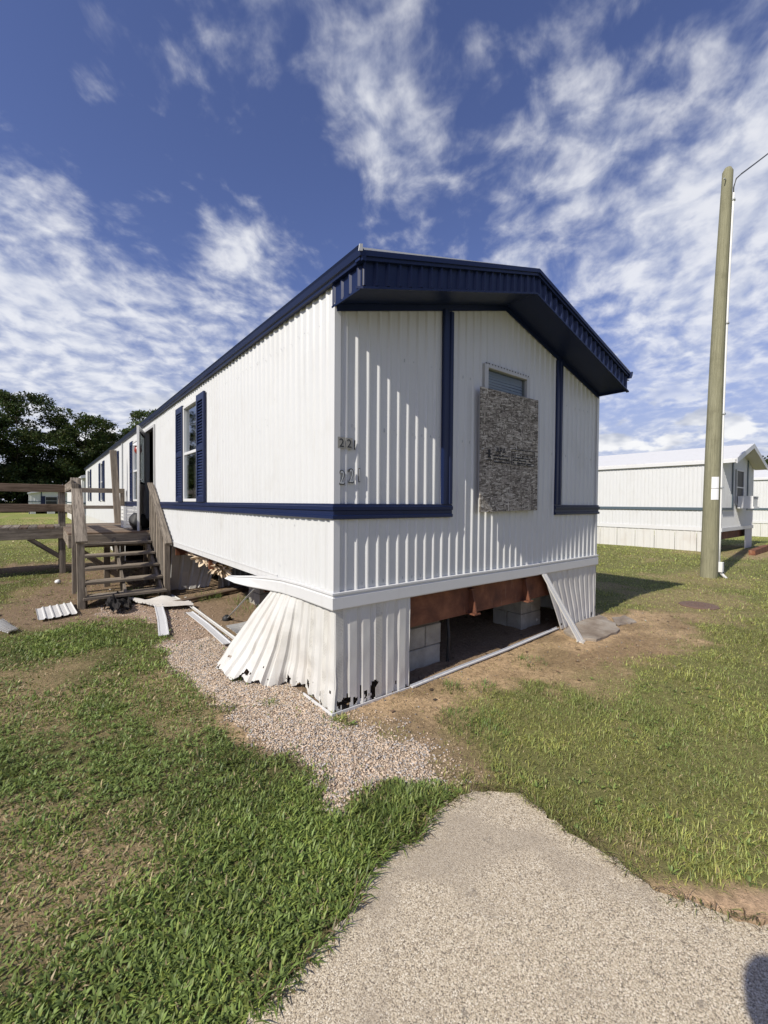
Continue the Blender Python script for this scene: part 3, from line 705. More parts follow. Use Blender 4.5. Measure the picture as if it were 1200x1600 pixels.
# ---- undercarriage
m = MB(); y0 = .06
m.box(.45, 3.35, y0, y0+.012, .47, .80); m.box(.45, 3.35, y0+.012, y0+.10, .49, .505); m.box(.45, 3.35, y0+.012, y0+.10, .785, .80)
fr = m.build('cross_member', 'rust', home)
for gx_ in (1.52, 2.38):
    m = MB(); m.hexa([(gx_-.045, y0-.10, .475), (gx_+.045, y0-.10, .475), (gx_+.045, y0-.002, .475), (gx_-.045, y0-.002, .475), (gx_-.045, y0-.10, .487), (gx_+.045, y0-.10, .487), (gx_+.045, y0-.002, .487), (gx_-.045, y0-.002, .487)])
    m.hexa([(gx_-.008, y0-.09, .49), (gx_+.008, y0-.09, .49), (gx_+.008, y0-.002, .49), (gx_-.008, y0-.002, .49), (gx_-.008, y0-.035, .70), (gx_+.008, y0-.035, .70), (gx_+.008, y0-.002, .70), (gx_-.008, y0-.002, .70)])
    m.box(gx_-.03, gx_+.03, y0-.05, y0-.002, .70, .712); m.build('gusset', 'rust', fr)
for bx_ in (.95, 2.85):
    m = MB(); m.box(bx_-.005, bx_+.005, .18, HL-.2, .50, .78); m.box(bx_-.05, bx_+.05, .18, HL-.2, .485, .50); m.box(bx_-.05, bx_+.05, .18, HL-.2, .78, .795); m.build('chassis_beam', 'rust', home)
for k in range(12):
    m = MB(); m.box(.08, HW-.08, 1.4+k*1.8, 1.43+k*1.8, .62, .78); m.build('floor_joist', 'rust', home)

# ---- skirting
def skirt_sheet(name, tops, bots, pitch, seed, parent, vents=(), holes=.5, h=.012, rows=40, jag=.03, label=None, matn=('white_skirt', 'vent_strip'), flipn=1, crump=.004):
    tops = np.array(tops, float); bots = np.array(bots, float)
    L = np.concatenate([[0], np.cumsum(np.linalg.norm(np.diff((tops+bots)/2, axis=0), axis=1))]); tot = L[-1]
    pr = rib_profile(0, tot, pitch, .01, h, (.52, .66, .84)); 
    us = []; 
    for (u0, d0), (u1, d1) in zip(pr[:-1], pr[1:]):
        n_ = max(1, int((u1-u0)/.009))
        for k in range(n_): us.append((u0+(u1-u0)*k/n_, d0+(d1-d0)*k/n_))
    us.append(pr[-1]); m = MB(); nr = rows+1
    vv = np.concatenate([np.linspace(0, .3, int(rows*.6)+1)[:-1], np.linspace(.3, 1, rows-int(rows*.6)+1)])
    for u, d in us:
        T = np.array([np.interp(u, L, tops[:, k]) for k in range(3)]); B = np.array([np.interp(u, L, bots[:, k]) for k in range(3)])
        T2 = np.array([np.interp(u+.02, L, tops[:, k]) for k in range(3)]); B2 = np.array([np.interp(u+.02, L, bots[:, k]) for k in range(3)])
        T1 = np.array([np.interp(u-.02, L, tops[:, k]) for k in range(3)]); B1 = np.array([np.interp(u-.02, L, bots[:, k]) for k in range(3)])
        nrm = np.cross(T-B, (T2+B2)-(T1+B1)); nrm /= np.linalg.norm(nrm); nrm *= flipn
        jg = jag*(float(vnoise(u*13, 0, seed))-.30)+.3*jag*(float(vnoise(u*47, 0, seed+1))-.5)
        for v in vv:
            p = B+(T-B)*(v+(1-v)**4*jg); wv = crump*((float(vnoise(u*4, v*3, seed+2))-.5)*2+(float(vnoise(u*15, v*7, seed+3))-.5)*.8)
            m.v.append(tuple(p+nrm*(d*(.55+.45*(1-v)) + wv))); m.g.append(None)
    for i in range(len(us)-1):
        um = (us[i][0]+us[i+1][0])/2; pan = int((um-.01)//pitch); fr_ = ((um-.01) % pitch)/pitch
        for r in range(rows):
            vm = (vv[r]+vv[r+1])/2
            hole = vm < .22 and (fbm(um*26+3, vm*11, seed+5, 3)-vm*.9+.05*math.sin(um*23)) > 1-holes
            if hole: continue
            a_ = i*nr+r; m.f.append((a_, a_+nr, a_+nr+1, a_+1)); m.mi.append(1 if (pan in vents and fr_ < .5) else 0)
    o_ = m.build(name, list(matn), parent, label=label)
    sl = o_.modifiers.new('solid', 'SOLIDIFY'); sl.thickness = .0012
    return o_
skirt_sheet('skirting_panel', [(.0, -.012, .76), (.71, -.012, .76)], [(0, -.012, -.005), (.71, -.012, .0)], .118, 3, home, vents=(0, 3), holes=.40, jag=.0)
tops = [(-.006, -.012, .76), (-.010, .33, .752), (-.010, .5, .745), (-.012, .66, .74), (-.016, .82, .735), (-.024, .93, .73), (-.034, 1.0, .72)]
bots = [(-.006, -.012, -.005), (-.010, .42, 0), (-.05, .64, .0), (-.24, .74, .0), (-.37, .96, .005), (-.42, 1.18, .012), (-.40, 1.40, .03)]
skirt_sheet('skirting_panel', tops, bots, .105, 8, home, vents=(1, 3), holes=.40, jag=.14, h=.020, crump=.016, flipn=-1, label='torn white skirting sheet flared out like a fan at the corner')
skirt_sheet('skirting_panel', [(2.66, -.012, .76), (3.85, -.012, .76)], [(3.05, -.012, .06), (3.85, -.012, .055)], .105, 13, home, holes=.38, jag=.03)
skirt_sheet('skirting_panel', [(3.86, -.012, .78), (3.86, 23, .78)], [(3.86, -.012, .06), (3.86, 23, .05)], .3, 5, home, holes=.2, jag=0, rows=6)  # unseen far-side skirting, put in to keep the crawlspace dark
skirt_sheet('skirting_panel', [(-.01, 9.9, .80), (-.01, 23, .80)], [(-.01, 9.9, 0), (-.01, 23, 0)], .22, 6, home, holes=.35, jag=.02, rows=8, flipn=-1)
skirt_sheet('skirting_panel', [(0, 23, .80), (3.85, 23, .80)], [(0, 23, 0), (3.85, 23, 0)], .3, 6, home, holes=.1, jag=0, rows=5)  # unseen rear skirting, closes off daylight under the floor
m = MB(); m.box(-.02, .70, -.03, -.022, -.01, .022); m.box(-.02, .7, -.022, -.012, -.01, .002); m.box(-.03, -.022, -.03, .40, -.01, .022); m.build('ground_track', 'white_trim', home)
def strip(name, pts, prof, mat, parent=None, **kw):
    """sweep a small closed profile (side, up) along 3D points"""
    pts = [np.array(p, float) for p in pts]; mm = MB(); sts = []
    for i, p in enumerate(pts):
        t = pts[min(i+1, len(pts)-1)]-pts[max(i-1, 0)]; t /= np.linalg.norm(t); s_ = np.cross(t, (0, 0, 1)); s_ /= np.linalg.norm(s_); u_ = np.cross(s_, t)
        sts.append([p+s_*a_+u_*b_ for a_, b_ in prof])
    mm.sweep(sts); return mm.build(name, mat, parent, **kw)
CH = [(-.017, 0), (.017, 0), (.017, .012), (.014, .012), (.014, .003), (-.014, .003), (-.014, .017), (-.017, .017)]
def gz(x, y): return float(hgt(np.array([x]), np.array([y]))[0])
tr = strip('ground_track', [(.71, -.035, gz(.71, 0)+.004), (1.3, -.03, gz(1.3, 0)+.012), (2.0, -.02, gz(2, 0)+.014), (2.6, .0, gz(2.6, 0)+.02), (3.03, .02, gz(3.0, 0)+.02)], CH, 'white_trim')
tag(tr, 'thin white metal skirting track lying below the rusty steel beam', 'metal strip')

# ---- house numbers
def text_mesh(s, size, name, loc, parent, matn, extrude=.002, rotz=0.0, tilt=0.0, xs=1.0):
    cu = bpy.data.curves.new('t', 'FONT'); cu.body = s; cu.size = size; cu.extrude = extrude; cu.resolution_u = 4; cu.align_x = 'CENTER'
    to = bpy.data.objects.new('t', cu); COL.objects.link(to); bpy.context.view_layer.update()
    me = bpy.data.meshes.new_from_object(to.evaluated_get(bpy.context.evaluated_depsgraph_get())); bpy.data.objects.remove(to); bpy.data.curves.remove(cu)
    me.transform(Matrix.Scale(xs, 4, (1, 0, 0))); me.transform(Matrix.Rotation(tilt, 4, 'Z')); me.transform(Matrix.Rotation(math.pi/2, 4, 'X')); me.transform(Matrix.Rotation(rotz, 4, 'Z'))
    me.materials.clear(); me.materials.append(MATS[matn]); me.name = name
    o_ = bpy.data.objects.new(name, me); COL.objects.link(o_); o_.parent = parent; o_.location = np.array(loc)-parent_world(parent)
    return o_
mat_paint('foil', (.30, .29, .25), (.10, .09, .08), .9, .4)
for k, (x_, wd) in enumerate(((.045, .062), (.11, .055))):
    m = MB(); m.box(x_-wd/2, x_+wd/2, -.0165, -.0135, 1.882, 1.962); pl_ = m.build('number_sticker', 'foil', home)
    text_mesh('2', .085, 'numeral', (x_, -.0172, 1.893), pl_, 'ink', .0005)
text_mesh('1', .10, 'numeral', (.158, -.0145, 1.882), home, 'ink', .001)
for k, (x_, z_, c_) in enumerate(((.048, 1.628, '2'), (.128, 1.642, '2'), (.200, 1.650, '1'))):
    a_ = text_mesh(c_, .150, 'house_numeral', (x_, -.0150, z_), home, 'ink', .004, tilt=-.05+.03*k, xs=.72)
    text_mesh(c_, .132, 'numeral_face', (x_, -.0195, z_+.006), a_, 'galv', .001, tilt=-.05+.03*k, xs=.55)

# ------------------------------------------------------------------ OSB board over the end window
m = MB(); OX0, OX1, OZ0, OZ1 = 1.505, 2.432, 1.425, 2.562; OY = -.052
m.hexa([(OX0, OY-.012, OZ0-.003), (OX1, OY-.014, OZ0+.012), (OX1, OY, OZ0+.012), (OX0, OY, OZ0-.003), (OX0-.006, OY-.012, OZ1-.003), (OX1-.01, OY-.014, OZ1+.012), (OX1-.01, OY, OZ1+.012), (OX0-.006, OY, OZ1-.003)])
osb = m.build('strand_board', 'osb', bevel=.0015); tag(osb, 'weathered grey strand board sheet nailed over the end window', 'wood board')
ocx = lambda x_, z_: (x_, OY-.0165, z_)
text_mesh('APA', .085, 'print_mark', ocx(1.80, 1.975), osb, 'ink', .0004)
m = MB()
def bar(x0, x1, z0, z1): m.box(x0, x1, OY-.0172, OY-.0148, z0, z1)
for k in range(3):
    x_ = 1.70
    while x_ < 1.92:
        wd = random.uniform(.008, .022); bar(x_, x_+wd, 1.945-k*.03, 1.958-k*.03+random.uniform(-.002, .002)); x_ += wd+.008
m.tube([(1.625, OY-.0172, 1.985), (1.625, OY-.0148, 1.985)], .02, 6); bar(1.585, 1.665, 1.955, 1.968); bar(1.60, 1.65, 1.925, 1.94); bar(1.59, 1.66, 1.90, 1.91); bar(1.612, 1.638, 1.94, 1.955)
bx0, bx1 = 1.97, 2.36; bar(bx0, bx1, 2.03, 2.037); bar(bx0, bx1, 1.88, 1.886); bar(bx0, bx0+.006, 1.886, 2.03); bar(bx1-.006, bx1, 1.886, 2.03); bar(bx0+.006, bx1-.006, 1.995, 1.998)
for k in range(4):
    x_ = bx0+.02
    while x_ < bx1-.04:
        wd = random.uniform(.008, .035); bar(x_, x_+wd, 1.972-k*.025, 1.984-k*.025+random.uniform(-.004, .003)); x_ += wd+random.choice((.006, .012, .05))
pm = m.build('print_marks', 'ink', osb)
for x_ in (OX0+.03, OX1-.04):
    for z_ in (OZ0+.05, 2.0, OZ1-.05):
        m = MB(); m.tube([(x_, OY-.016, z_), (x_, OY-.011, z_)], .006, 6); m.build('nail_head', 'galv', osb)

# ------------------------------------------------------------------ concrete block piers
def pier(x, y, nh, label, rot=0.0, wide=.40, deep=.40):
    z0 = gz(x, y)-.02; t = thing('block_pier', label, 'block pier', (x, y, z0), 'concrete block piers under the home')
    for k in range(nh):
        off = random.uniform(-.008, .008); zz = z0+k*.195
        cr = (k % 2 == 0)
        for s_ in (-1, 1):
            m = MB()
            if cr: m.box(x-wide/2+off, x+wide/2+off, y+(0.004 if s_ > 0 else -deep/2), y+(deep/2 if s_ > 0 else -.004), zz+.003, zz+.192)
            else: m.box(x+(0.004 if s_ > 0 else -wide/2), x+(wide/2 if s_ > 0 else -.004), y-deep/2+off, y+deep/2+off, zz+.003, zz+.192)
            m.build('concrete_block', 'block', t, bevel=.006)
    m = MB(); m.box(x-.19, x+.19, y-.19, y+.19, z0+nh*.195, z0+nh*.195+.04); m.build('wood_shim', 'wood_dark', t)
pier(1.11, .42, 2, 'concrete block pier under the rusty beam beside the torn corner skirting')
pier(2.90, .49, 2, 'concrete block pier under the beam beside the leaning white metal strip')
pier(.98, 3.45, 2, 'concrete block pier seen through the open side skirting behind the fanned panel')
pier(2.9, 3.6, 2, 'concrete block pier deep in the shade under the home')

# ------------------------------------------------------------------ fallen skirting, strips and litter
def sheet(name, corners, label, cat, mat='white_skirt', pitch=.10, h=.014, n=40, rows=8, warp=.02, seed=0, group=None):
    """ribbed metal sheet spanned by 4 corner points (a->b carries the ribs)"""
    A, B, C, Dd = [np.array(c, float) for c in corners]; wd = np.linalg.norm(B-A); m = MB(); pr = rib_profile(0, wd, pitch, .01, h)
    nn = np.cross(B-A, Dd-A); nn /= np.linalg.norm(nn)
    if nn[2] < 0: nn = -nn
    for u, d in pr:
        s_ = u/wd
        for r in range(rows+1):
            v = r/rows; jg = (float(vnoise(u*19, r*0, seed))-.5)*.05 if r in (0, rows) else 0
            v += jg; p = (A*(1-s_)+B*s_)*(1-v)+(Dd*(1-s_)+C*s_)*v
            p = p+nn*(d+warp*(float(fbm(u*3, v*2.5, seed, 2))-.35)); m.v.append(tuple(p)); m.g.append(None)
    for i in range(len(pr)-1):
        for r in range(rows):
            a_ = i*(rows+1)+r; m.f.append((a_, a_+rows+1, a_+rows+2, a_+1)); m.mi.append(0)
    o_ = m.build(name, mat); sl = o_.modifiers.new('solid', 'SOLIDIFY'); sl.thickness = .0015
    return tag(o_, label, cat, group)
sheet('metal_sheet', [(-1.67, 4.16, .03), (-1.27, 4.27, .03), (-1.31, 5.02, .04), (-1.70, 4.85, .03)], 'small white ribbed metal sheet lying on dirt left of the steps', 'metal sheet', pitch=.085, seed=4)
sheet('metal_scrap', [(-2.12, 4.2, .03), (-1.92, 3.7, .025), (-1.84, 3.80, .03), (-2.0, 4.4, .03)], 'crumpled white metal scrap on grass at the left edge of the picture', 'metal scrap', pitch=.06, h=.02, seed=14)
sheet('metal_scrap', [(-2.25, 4.85, .03), (-2.12, 4.75, .025), (-2.06, 4.88, .03), (-2.2, 5.0, .03)], 'tiny white scrap on dirt behind the crumpled piece at far left', 'metal scrap', pitch=.06, h=.015, seed=15)
sheet('metal_sheet', [(-.66, 4.72, .05), (-.40, 3.92, .06), (.02, 3.72, .05), (-.10, 4.35, .04)], 'dirty grey crumpled metal strip at the foot of the steps', 'metal sheet', 'grey_sheet', pitch=.08, h=.018, warp=.09, seed=24)
sheet('metal_sheet', [(.02, 1.98, .05), (.05, 2.45, .06), (.55, 2.50, .05), (.40, 2.05, .04)], 'torn white metal sheet lying behind the fanned skirting', 'metal sheet', pitch=.07, h=.02, warp=.05, seed=34)
sheet('skirting_sheet', [(.03, 5.20, .01), (.64, 5.15, .01), (.95, 5.40, .76), (.03, 5.05, .80)], 'white skirting sheet swung in under the home beside the steps', 'skirting sheet', pitch=.15, h=.015, warp=.05, seed=44)
sheet('skirting_sheet', [(.70, 4.95, .0), (1.60, 5.45, .0), (1.75, 5.60, .58), (.80, 5.20, .60)], 'shaded fallen skirting sheet under the home next to the hanging insulation', 'skirting sheet', pitch=.15, h=.015, warp=.12, seed=54)
PLANK = [(-.052, 0), (.052, 0), (.052, .012), (.038, .012), (.036, .007), (-.036, .007), (-.038, .014), (-.052, .014)]
s_ = strip('trim_strip', [(-.36, 4.05, .05), (-.46, 3.3, .035), (-.58, 2.58, .03)], PLANK, 'white_trim'); tag(s_, 'short white trim strip lying across gravel toward the grass', 'metal strip')
s_ = strip('trim_strip', [(-.10, 3.45, .03), (-.10, 2.7, .03), (-.13, 1.86, .035)], [(a_*.8, b_) for a_, b_ in PLANK], 'white_trim'); tag(s_, 'longer flat white trim strip on gravel, outermost of two along the side wall', 'metal strip')
s_ = strip('ground_track', [(-.05, 4.85, .02), (.0, 3.8, .03), (.0, 2.9, .025), (-.01, 1.9, .03)], CH, 'white_skirt'); tag(s_, 'dirty white ground track along the open side, next to the trim strip', 'metal strip')
m = MB(); m.beam((-.15, 4.08, .05), (.98, 4.45, .06), .10, .04); o = m.build('wood_board', 'wood_brown', bevel=.004); tag(o, 'weathered brown board on the dirt reaching under the home', 'wood board')
m = MB(); m.beam((.35, 4.3, .03), (1.1, 4.75, .035), .09, .035); o = m.build('wood_board', 'wood_grey', bevel=.004); tag(o, 'short grey board lying behind the brown board under the home', 'wood board')
m = MB(); m.beam((.7, 2.6, .03), (1.3, 3.0, .03), .12, .04); o = m.build('wood_board', 'wood_dark', bevel=.004); tag(o, 'dark board in shade in front of the block pier', 'wood board')
# leaning strip at the right skirting
t_ = thing('skirting_strip', 'white metal skirting strip leaning from the bottom trim onto the dirt', 'metal strip', (2.84, -.33, .05))
a_, b_ = np.array((2.615, -.045, .748)), np.array((2.84, -.34, .06))
for k in range(3):
    m = MB(); o3 = np.array((.032*(k-1), 0, 0)); m.beam(a_+o3*.8+np.array((0, 0, -.002*k)), b_+o3*1.25, .026, .012 if k != 1 else .004, up=(0, -1, .4)); m.build('rib', 'white_skirt', t_)
m = MB(); m.hexa([(2.79, -.40, .045), (2.93, -.36, .045), (2.94, -.29, .05), (2.8, -.31, .05), (2.80, -.39, .052), (2.92, -.36, .06), (2.93, -.3, .07), (2.81, -.32, .065)]); m.build('torn_end', 'grey_sheet', t_)
sheet('metal_scrap', [(3.0, .30, .06), (3.22, .42, .06), (3.24, .40, .14), (3.02, .27, .12)], 'jagged white scrap in the shade behind the leaning strip', 'metal scrap', pitch=.05, h=.02, seed=64)
# broken slab
def slab(name, poly, z0, z1, label, seed, tilt=0.0):
    m = MB(); P = []
    for i in range(len(poly)):
        p, q = np.array(poly[i]), np.array(poly[(i+1) % len(poly)])
        for k in range(5): P.append(p+(q-p)*k/5+RNG.normal(0, .008, 2))
    c = np.mean(P, axis=0); n_ = len(P)
    rings = [(1.0, z0), (1.0, z1-.004), (.985, z1), (.8, z1), (.6, z1+.001), (.4, z1+.001), (.2, z1)]; 
    for s0, z in rings:
        for p in P:
            q = c+(p-c)*s0; m.v.append((q[0], q[1], z+tilt*(q[0]-c[0])+(float(fbm(q[0]*9, q[1]*9, seed, 3))-.5)*.018)); m.g.append(None)
    for r in range(len(rings)-1):
        for k in range(n_): m.f.append((r*n_+k, r*n_+(k+1) % n_, (r+1)*n_+(k+1) % n_, (r+1)*n_+k)); m.mi.append(0)
    m.f.append(tuple((len(rings)-1)*n_+k for k in range(n_))); m.mi.append(0)
    return tag(m.build(name, 'old_slab'), label, 'concrete slab')
slab('broken_slab', [(2.98, -.06), (3.55, .0), (3.98, -.02), (3.75, -.30), (3.5, -.46), (2.95, -.47), (2.86, -.27)], .03, .086, 'cracked weathered concrete slab on dirt below the right end skirting', 3, .01)
slab('broken_slab', [(3.70, -.36), (3.98, -.15), (4.25, -.22), (4.05, -.42)], .05, .078, 'smaller broken slab fragment lying right of the cracked slab', 5)
# underside pipe, strap, insulation
m = MB(); m.tube([(1.36, .18, .0), (1.365, .17, .25), (1.39, .22, .46)], .016); o = m.build('drain_pipe', 'plastic_black'); tag(o, 'thin dark pipe rising behind the open end skirting', 'pipe')
m = MB(); m.beam((.20, 2.86, .03), (.10, 1.72, .60), .02, .003); o = m.build('tie_down_strap', 'galv'); tag(o, 'pale metal tie-down strap running from the ground up to the frame', 'strap')
m = MB(); m.tube([(.2, 2.9, -.02), (.2, 2.88, .03), (.19, 2.86, .06)], [.05, .055, .03], 9); o = m.build('ground_anchor', 'plastic_black', smooth=True); tag(o, 'dark ground anchor lump at the foot of the tie-down strap', 'anchor')
def blob(name, c, r, mat, label, cat, seed, n1=14, n2=22, amp=.5, fr=.45, smooth=True):
    m = MB()
    for i in range(n1+1):
        th = math.pi*i/n1
        for j in range(n2):
            ph = 2*math.pi*j/n2; k = max(.15, 1+amp*(float(fbm(i*fr+seed, min(j, n2-j)*fr, seed, 3))-.5)*2)
            m.v.append((c[0]+r[0]*k*math.sin(th)*math.cos(ph), c[1]+r[1]*k*math.sin(th)*math.sin(ph), c[2]+r[2]*k*math.cos(th))); m.g.append(None)
    for i in range(n1):
        for j in range(n2): m.f.append((i*n2+j, i*n2+(j+1) % n2, (i+1)*n2+(j+1) % n2, (i+1)*n2+j)); m.mi.append(0)
    return tag(m.build(name, mat, smooth=smooth), label, cat)
blob('insulation', (.20, 3.75, .74), (.10, .50, .09), 'insulation', 'tan fibre insulation hanging out below the side wall', 'insulation', 3, 24, 40, 1.5, 1.7, False)
blob('insulation', (.24, 3.25, .68), (.10, .24, .11), 'insulation', 'loose clump of pale insulation dangling nearest the block pier', 'insulation', 7, 24, 36, 1.6, 1.9, False)
blob('litter_ball', (-1.42, 7.1, .04), (.045, .045, .04), 'plastic_white', 'small round white litter on the dirt left of the steps', 'litter', 5, 8, 10, .2)
# black torn sheet at the steps
def crumple(name, poly_c, size, mat, label, cat, seed, amp=.12, n=22):
    m = MB(); cx_, cy_, cz_ = poly_c
    for i in range(n+1):
        for j in range(n+1):
            u, v = i/n-.5, j/n-.5; e = 1-.25*float(fbm(i*.4, j*.4, seed, 2))
            m.v.append((cx_+u*size[0]*e, cy_+v*size[1]*e+u*.15, cz_+amp*max(0, float(fbm(i*.23+seed, j*.23, seed, 3))-.25)*2)); m.g.append(None)
    for i in range(n):
        for j in range(n):
            if abs(i/n-.5)+abs(j/n-.5) > .72: continue
            a_ = i*(n+1)+j; m.f.append((a_, a_+n+1, a_+n+2, a_+1)); m.mi.append(0)
    o_ = m.build(name, mat); return tag(o_, label, cat)
crumple('torn_mat', (-.80, 4.42, .0), (.38, 1.0), 'black_cloth', 'black crumpled mat on the gravel in front of the lowest step', 'mat', 4, .16)

# ------------------------------------------------------------------ wooden steps
steps = thing('wooden_steps', 'weathered wooden steps with handrails climbing to the open door', 'steps', (-.66, 5.3, 0))
XL, XR = -1.17, -.16
treads = [(4.60, .155), (4.90, .320), (5.20, .483), (5.50, .648), (5.82, .810)]
for y, z in treads:
    m = MB(); m.beam((XL-.02, y+.065, z-.019), (XR+.03, y+.065, z-.019), .135, .038, mi=0); m.build('tread', 'wood_dark', steps, bevel=.004)
    m = MB(); m.beam((XL-.02, y+.21, z-.019), (XR+.03, y+.21, z-.019), .135, .038); m.build('tread', 'wood_grey', steps, bevel=.004)
for x_ in (XL+.02, (XL+XR)/2, XR-.02):
    m = MB(); m.beam((x_, 4.70, .035), (x_, 6.12, .80), .038, .20); m.build('stringer', 'wood_dark', steps, bevel=.003)
def post(mb_parent, x, y, z0, z1, w_=.089, mat='wood_grey', d_=None):
    m = MB(); m.beam((x, y, z0), (x+random.uniform(-.008, .008), y+random.uniform(-.008, .008), z1), w_, d_ or w_, up=(0, 1, 0)); return m.build('post', mat, mb_parent, bevel=.004)
post(steps, -1.205, 4.66, -.05, .95); post(steps, -1.215, 5.93, -.05, 1.78); post(steps, -.095, 4.80, -.05, .86, .085); post(steps, -.07, 6.16, .9, 1.76, .06)
m = MB(); m.beam((-1.20, 4.58, .93), (-1.19, 6.22, 1.87), .14, .038); m.build('handrail', 'wood_grey', steps, bevel=.004)
m = MB(); m.beam((-.085, 4.72, .84), (-.075, 6.25, 1.83), .10, .038); m.build('handrail', 'wood_grey', steps, bevel=.004)
for k in range(9):
    y = 4.93+k*.14; zr = .84+(y-4.72)/1.53*.99-.02
    m = MB(); m.beam((-.10, y, max(.12, zr-.95)), (-.10, y, zr), .036, .07, up=(0, 1, 0)); m.build('picket', 'wood_grey', steps, bevel=.003)
m = MB(); m.beam((-.128, 4.84, .02), (-.128, 6.15, .72), .036, .14); m.build('bottom_rail', 'wood_grey', steps, bevel=.003)

# ------------------------------------------------------------------ deck and walkway
deck = thing('wooden_deck', 'weathered wooden porch deck with railed walkway running to the left', 'deck', (-1.3, 8, 0))
DZ = .965
y = 6.08; k = 0
while y < 9.75:
    m = MB(); m.beam((-1.30, y+.068, DZ-.019), (-.06, y+.068, DZ-.019+random.uniform(-.003, .003)), .132, .038); m.build('plank', 'wood_brown' if random.random() < .5 else 'wood_grey', deck, bevel=.003); y += .14
x = -1.37
while x > -7.2:
    m = MB(); m.beam((x, 8.44, DZ-.019), (x, 9.80, DZ-.019+random.uniform(-.003, .003)), .132, .038); m.build('plank', 'wood_brown' if random.random() < .5 else 'wood_grey', deck, bevel=.003); x -= .14
for (p0, p1) in (((-1.30, 6.07, .83), (-.07, 6.07, .83)), ((-7.2, 8.46, .83), (-1.28, 8.46, .83)), ((-7.2, 9.78, .83), (-.07, 9.78, .83)), ((-1.28, 6.1, .83), (-1.28, 8.43, .83)), ((-.1, 6.1, .83), (-.1, 9.7, .83)), ((-.7, 6.1, .83), (-.7, 9.7, .83))):
    m = MB(); m.beam(p0, p1, .038, .215); m.build('rim_board', 'wood_grey', deck, bevel=.003)
for x_, y_ in ((-1.31, 8.53), (-3.6, 8.53), (-5.9, 8.53), (-3.6, 9.72), (-5.9, 9.72), (-1.31, 9.72)): post(deck, x_, y_, -.05, 1.80, .10)
post(deck, -.10, 9.70, .0, 1.80, .089); post(deck, -.15, 6.2, -.05, .72, .089, 'wood_dark'); post(deck, -.75, 6.3, -.05, .72, .089, 'wood_dark'); post(deck, -.4, 8.0, -.05, .72, .089, 'wood_dark')
for z_ in (1.75, 1.352):
    for (p0, p1, ht) in (((-7.2, 8.465, z_), (-1.25, 8.465, z_), .155), ((-7.2, 9.66, z_+.0), (-.06, 9.66, z_), .11 if z_ > 1.5 else .08), ((-1.25, 8.45, z_), (-1.245, 5.92, z_+.01), .155)):
        m = MB(); m.beam(p0, p1, .038, ht); m.build('rail', 'wood_brown' if p0[0] < -2 and p0[1] < 9 else 'wood_grey', deck, bevel=.004)
for (p0, p1) in (((-1.85, 8.49, .74), (-1.34, 8.52, .33)), ((-3.1, 8.49, .74), (-3.56, 8.52, .33)), ((-4.1, 8.49, .74), (-3.64, 8.52, .33)), ((-1.2, 6.3, .72), (-.5, 6.3, .1))):
    m = MB(); m.beam(p0, p1, .038, .089); m.build('brace', 'wood_grey', deck, bevel=.003)
# things on the deck
m = MB(); m.beam((-.22, 9.45, .97), (-.30, 9.55, 2.72), .14, .05, up=(0, 1, 0)); o = m.build('leaning_plank', 'wood_grey', bevel=.004); tag(o, 'rough grey plank standing upright against the side wall on the deck', 'wood board')
t_ = thing('plastic_crate', 'white slotted plastic crate standing on the deck beside the door', 'crate', (-.22, 7.55, DZ))
m = MB(); x0, x1, y0, y1, z1 = -.36, -.10, 7.35, 7.72, 1.40
for (a_, b_, c_, d_) in ((x0, x1, y0, y0+.012), (x0, x1, y1-.012, y1), (x0, x0+.012, y0+.012, y1-.012), (x1-.012, x1, y0+.012, y1-.012)):
    for r in range(6): m.box(a_, b_, c_, d_, DZ+.003+r*.073, DZ+.003+r*.073+.05)
m.build('slats', 'plastic_white', t_)['kind'] = 'stuff'
for xx in (x0, x1-.03):
    for yy in (y0, y1-.03): m = MB(); m.box(xx-.004, xx+.034, yy-.004, yy+.034, DZ+.001, z1); m.build('corner_post', 'plastic_white', t_)
blob('black_bag', (-.20, 6.62, DZ+.15), (.16, .18, .16), 'plastic_black', 'black plastic bag on the deck at the door sill', 'bag', 9, 12, 18, .5)

# ------------------------------------------------------------------ utility pole
PB = np.array((8.92, .10, -.1)); PT = np.array((9.58, .10, 8.50))
pole = thing('utility_pole', 'tall green-tinged wooden utility pole on the right lawn', 'utility pole', (8.92, .1, 0))
def pc(z): 
    s_ = (z+.1)/8.6; p = PB+(PT-PB)*s_; p[0] -= .14*math.sin(math.pi*s_); return p
m = MB(); zs = np.linspace(-.1, 8.42, 16); m.tube([pc(z) for z in zs]+[pc(8.50)], [.147-.053*(z+.1)/8.6 for z in zs]+[.06], 18); m.build('shaft', 'pole_wood', pole, smooth=False)
def prad(z): return .147-.053*(z+.1)/8.6
side = np.array((.62, -.78, 0))
m = MB(); m.tube([pc(z)+side*(prad(z)+.028) for z in np.linspace(.32, 7.95, 14)], .024, 8); m.build('conduit', 'conduit', pole, smooth=True)
m = MB(); c0 = pc(.3)+side*(prad(.3)+.05); m.box(c0[0]-.055, c0[0]+.055, c0[1]-.05, c0[1]+.05, .16, .36); m.build('junction_box', 'conduit', pole, bevel=.006)
m = MB(); m.tube([c0+np.array((.0, -.0, -.14)), c0+np.array((.06, -.12, -.30))], .026, 8); m.build('conduit_foot', 'conduit', pole)
m = MB(); cz = pc(7.95)+side*(prad(8)+.03); m.tube([cz, cz+np.array((0, 0, .12)), cz+np.array((.05, -.03, .30)), cz+np.array((.3, -.06, .50))], .013, 6); m.build('service_cable', 'cable', pole)
for z in (7.8, 5.2, 3.35, 1.86):
    m = MB(); p = pc(z)+side*(prad(z)+.028); m.box(p[0]-.04, p[0]+.04, p[1]-.034, p[1]+.034, z-.015, z+.015); m.build('strap_clamp', 'galv', pole)
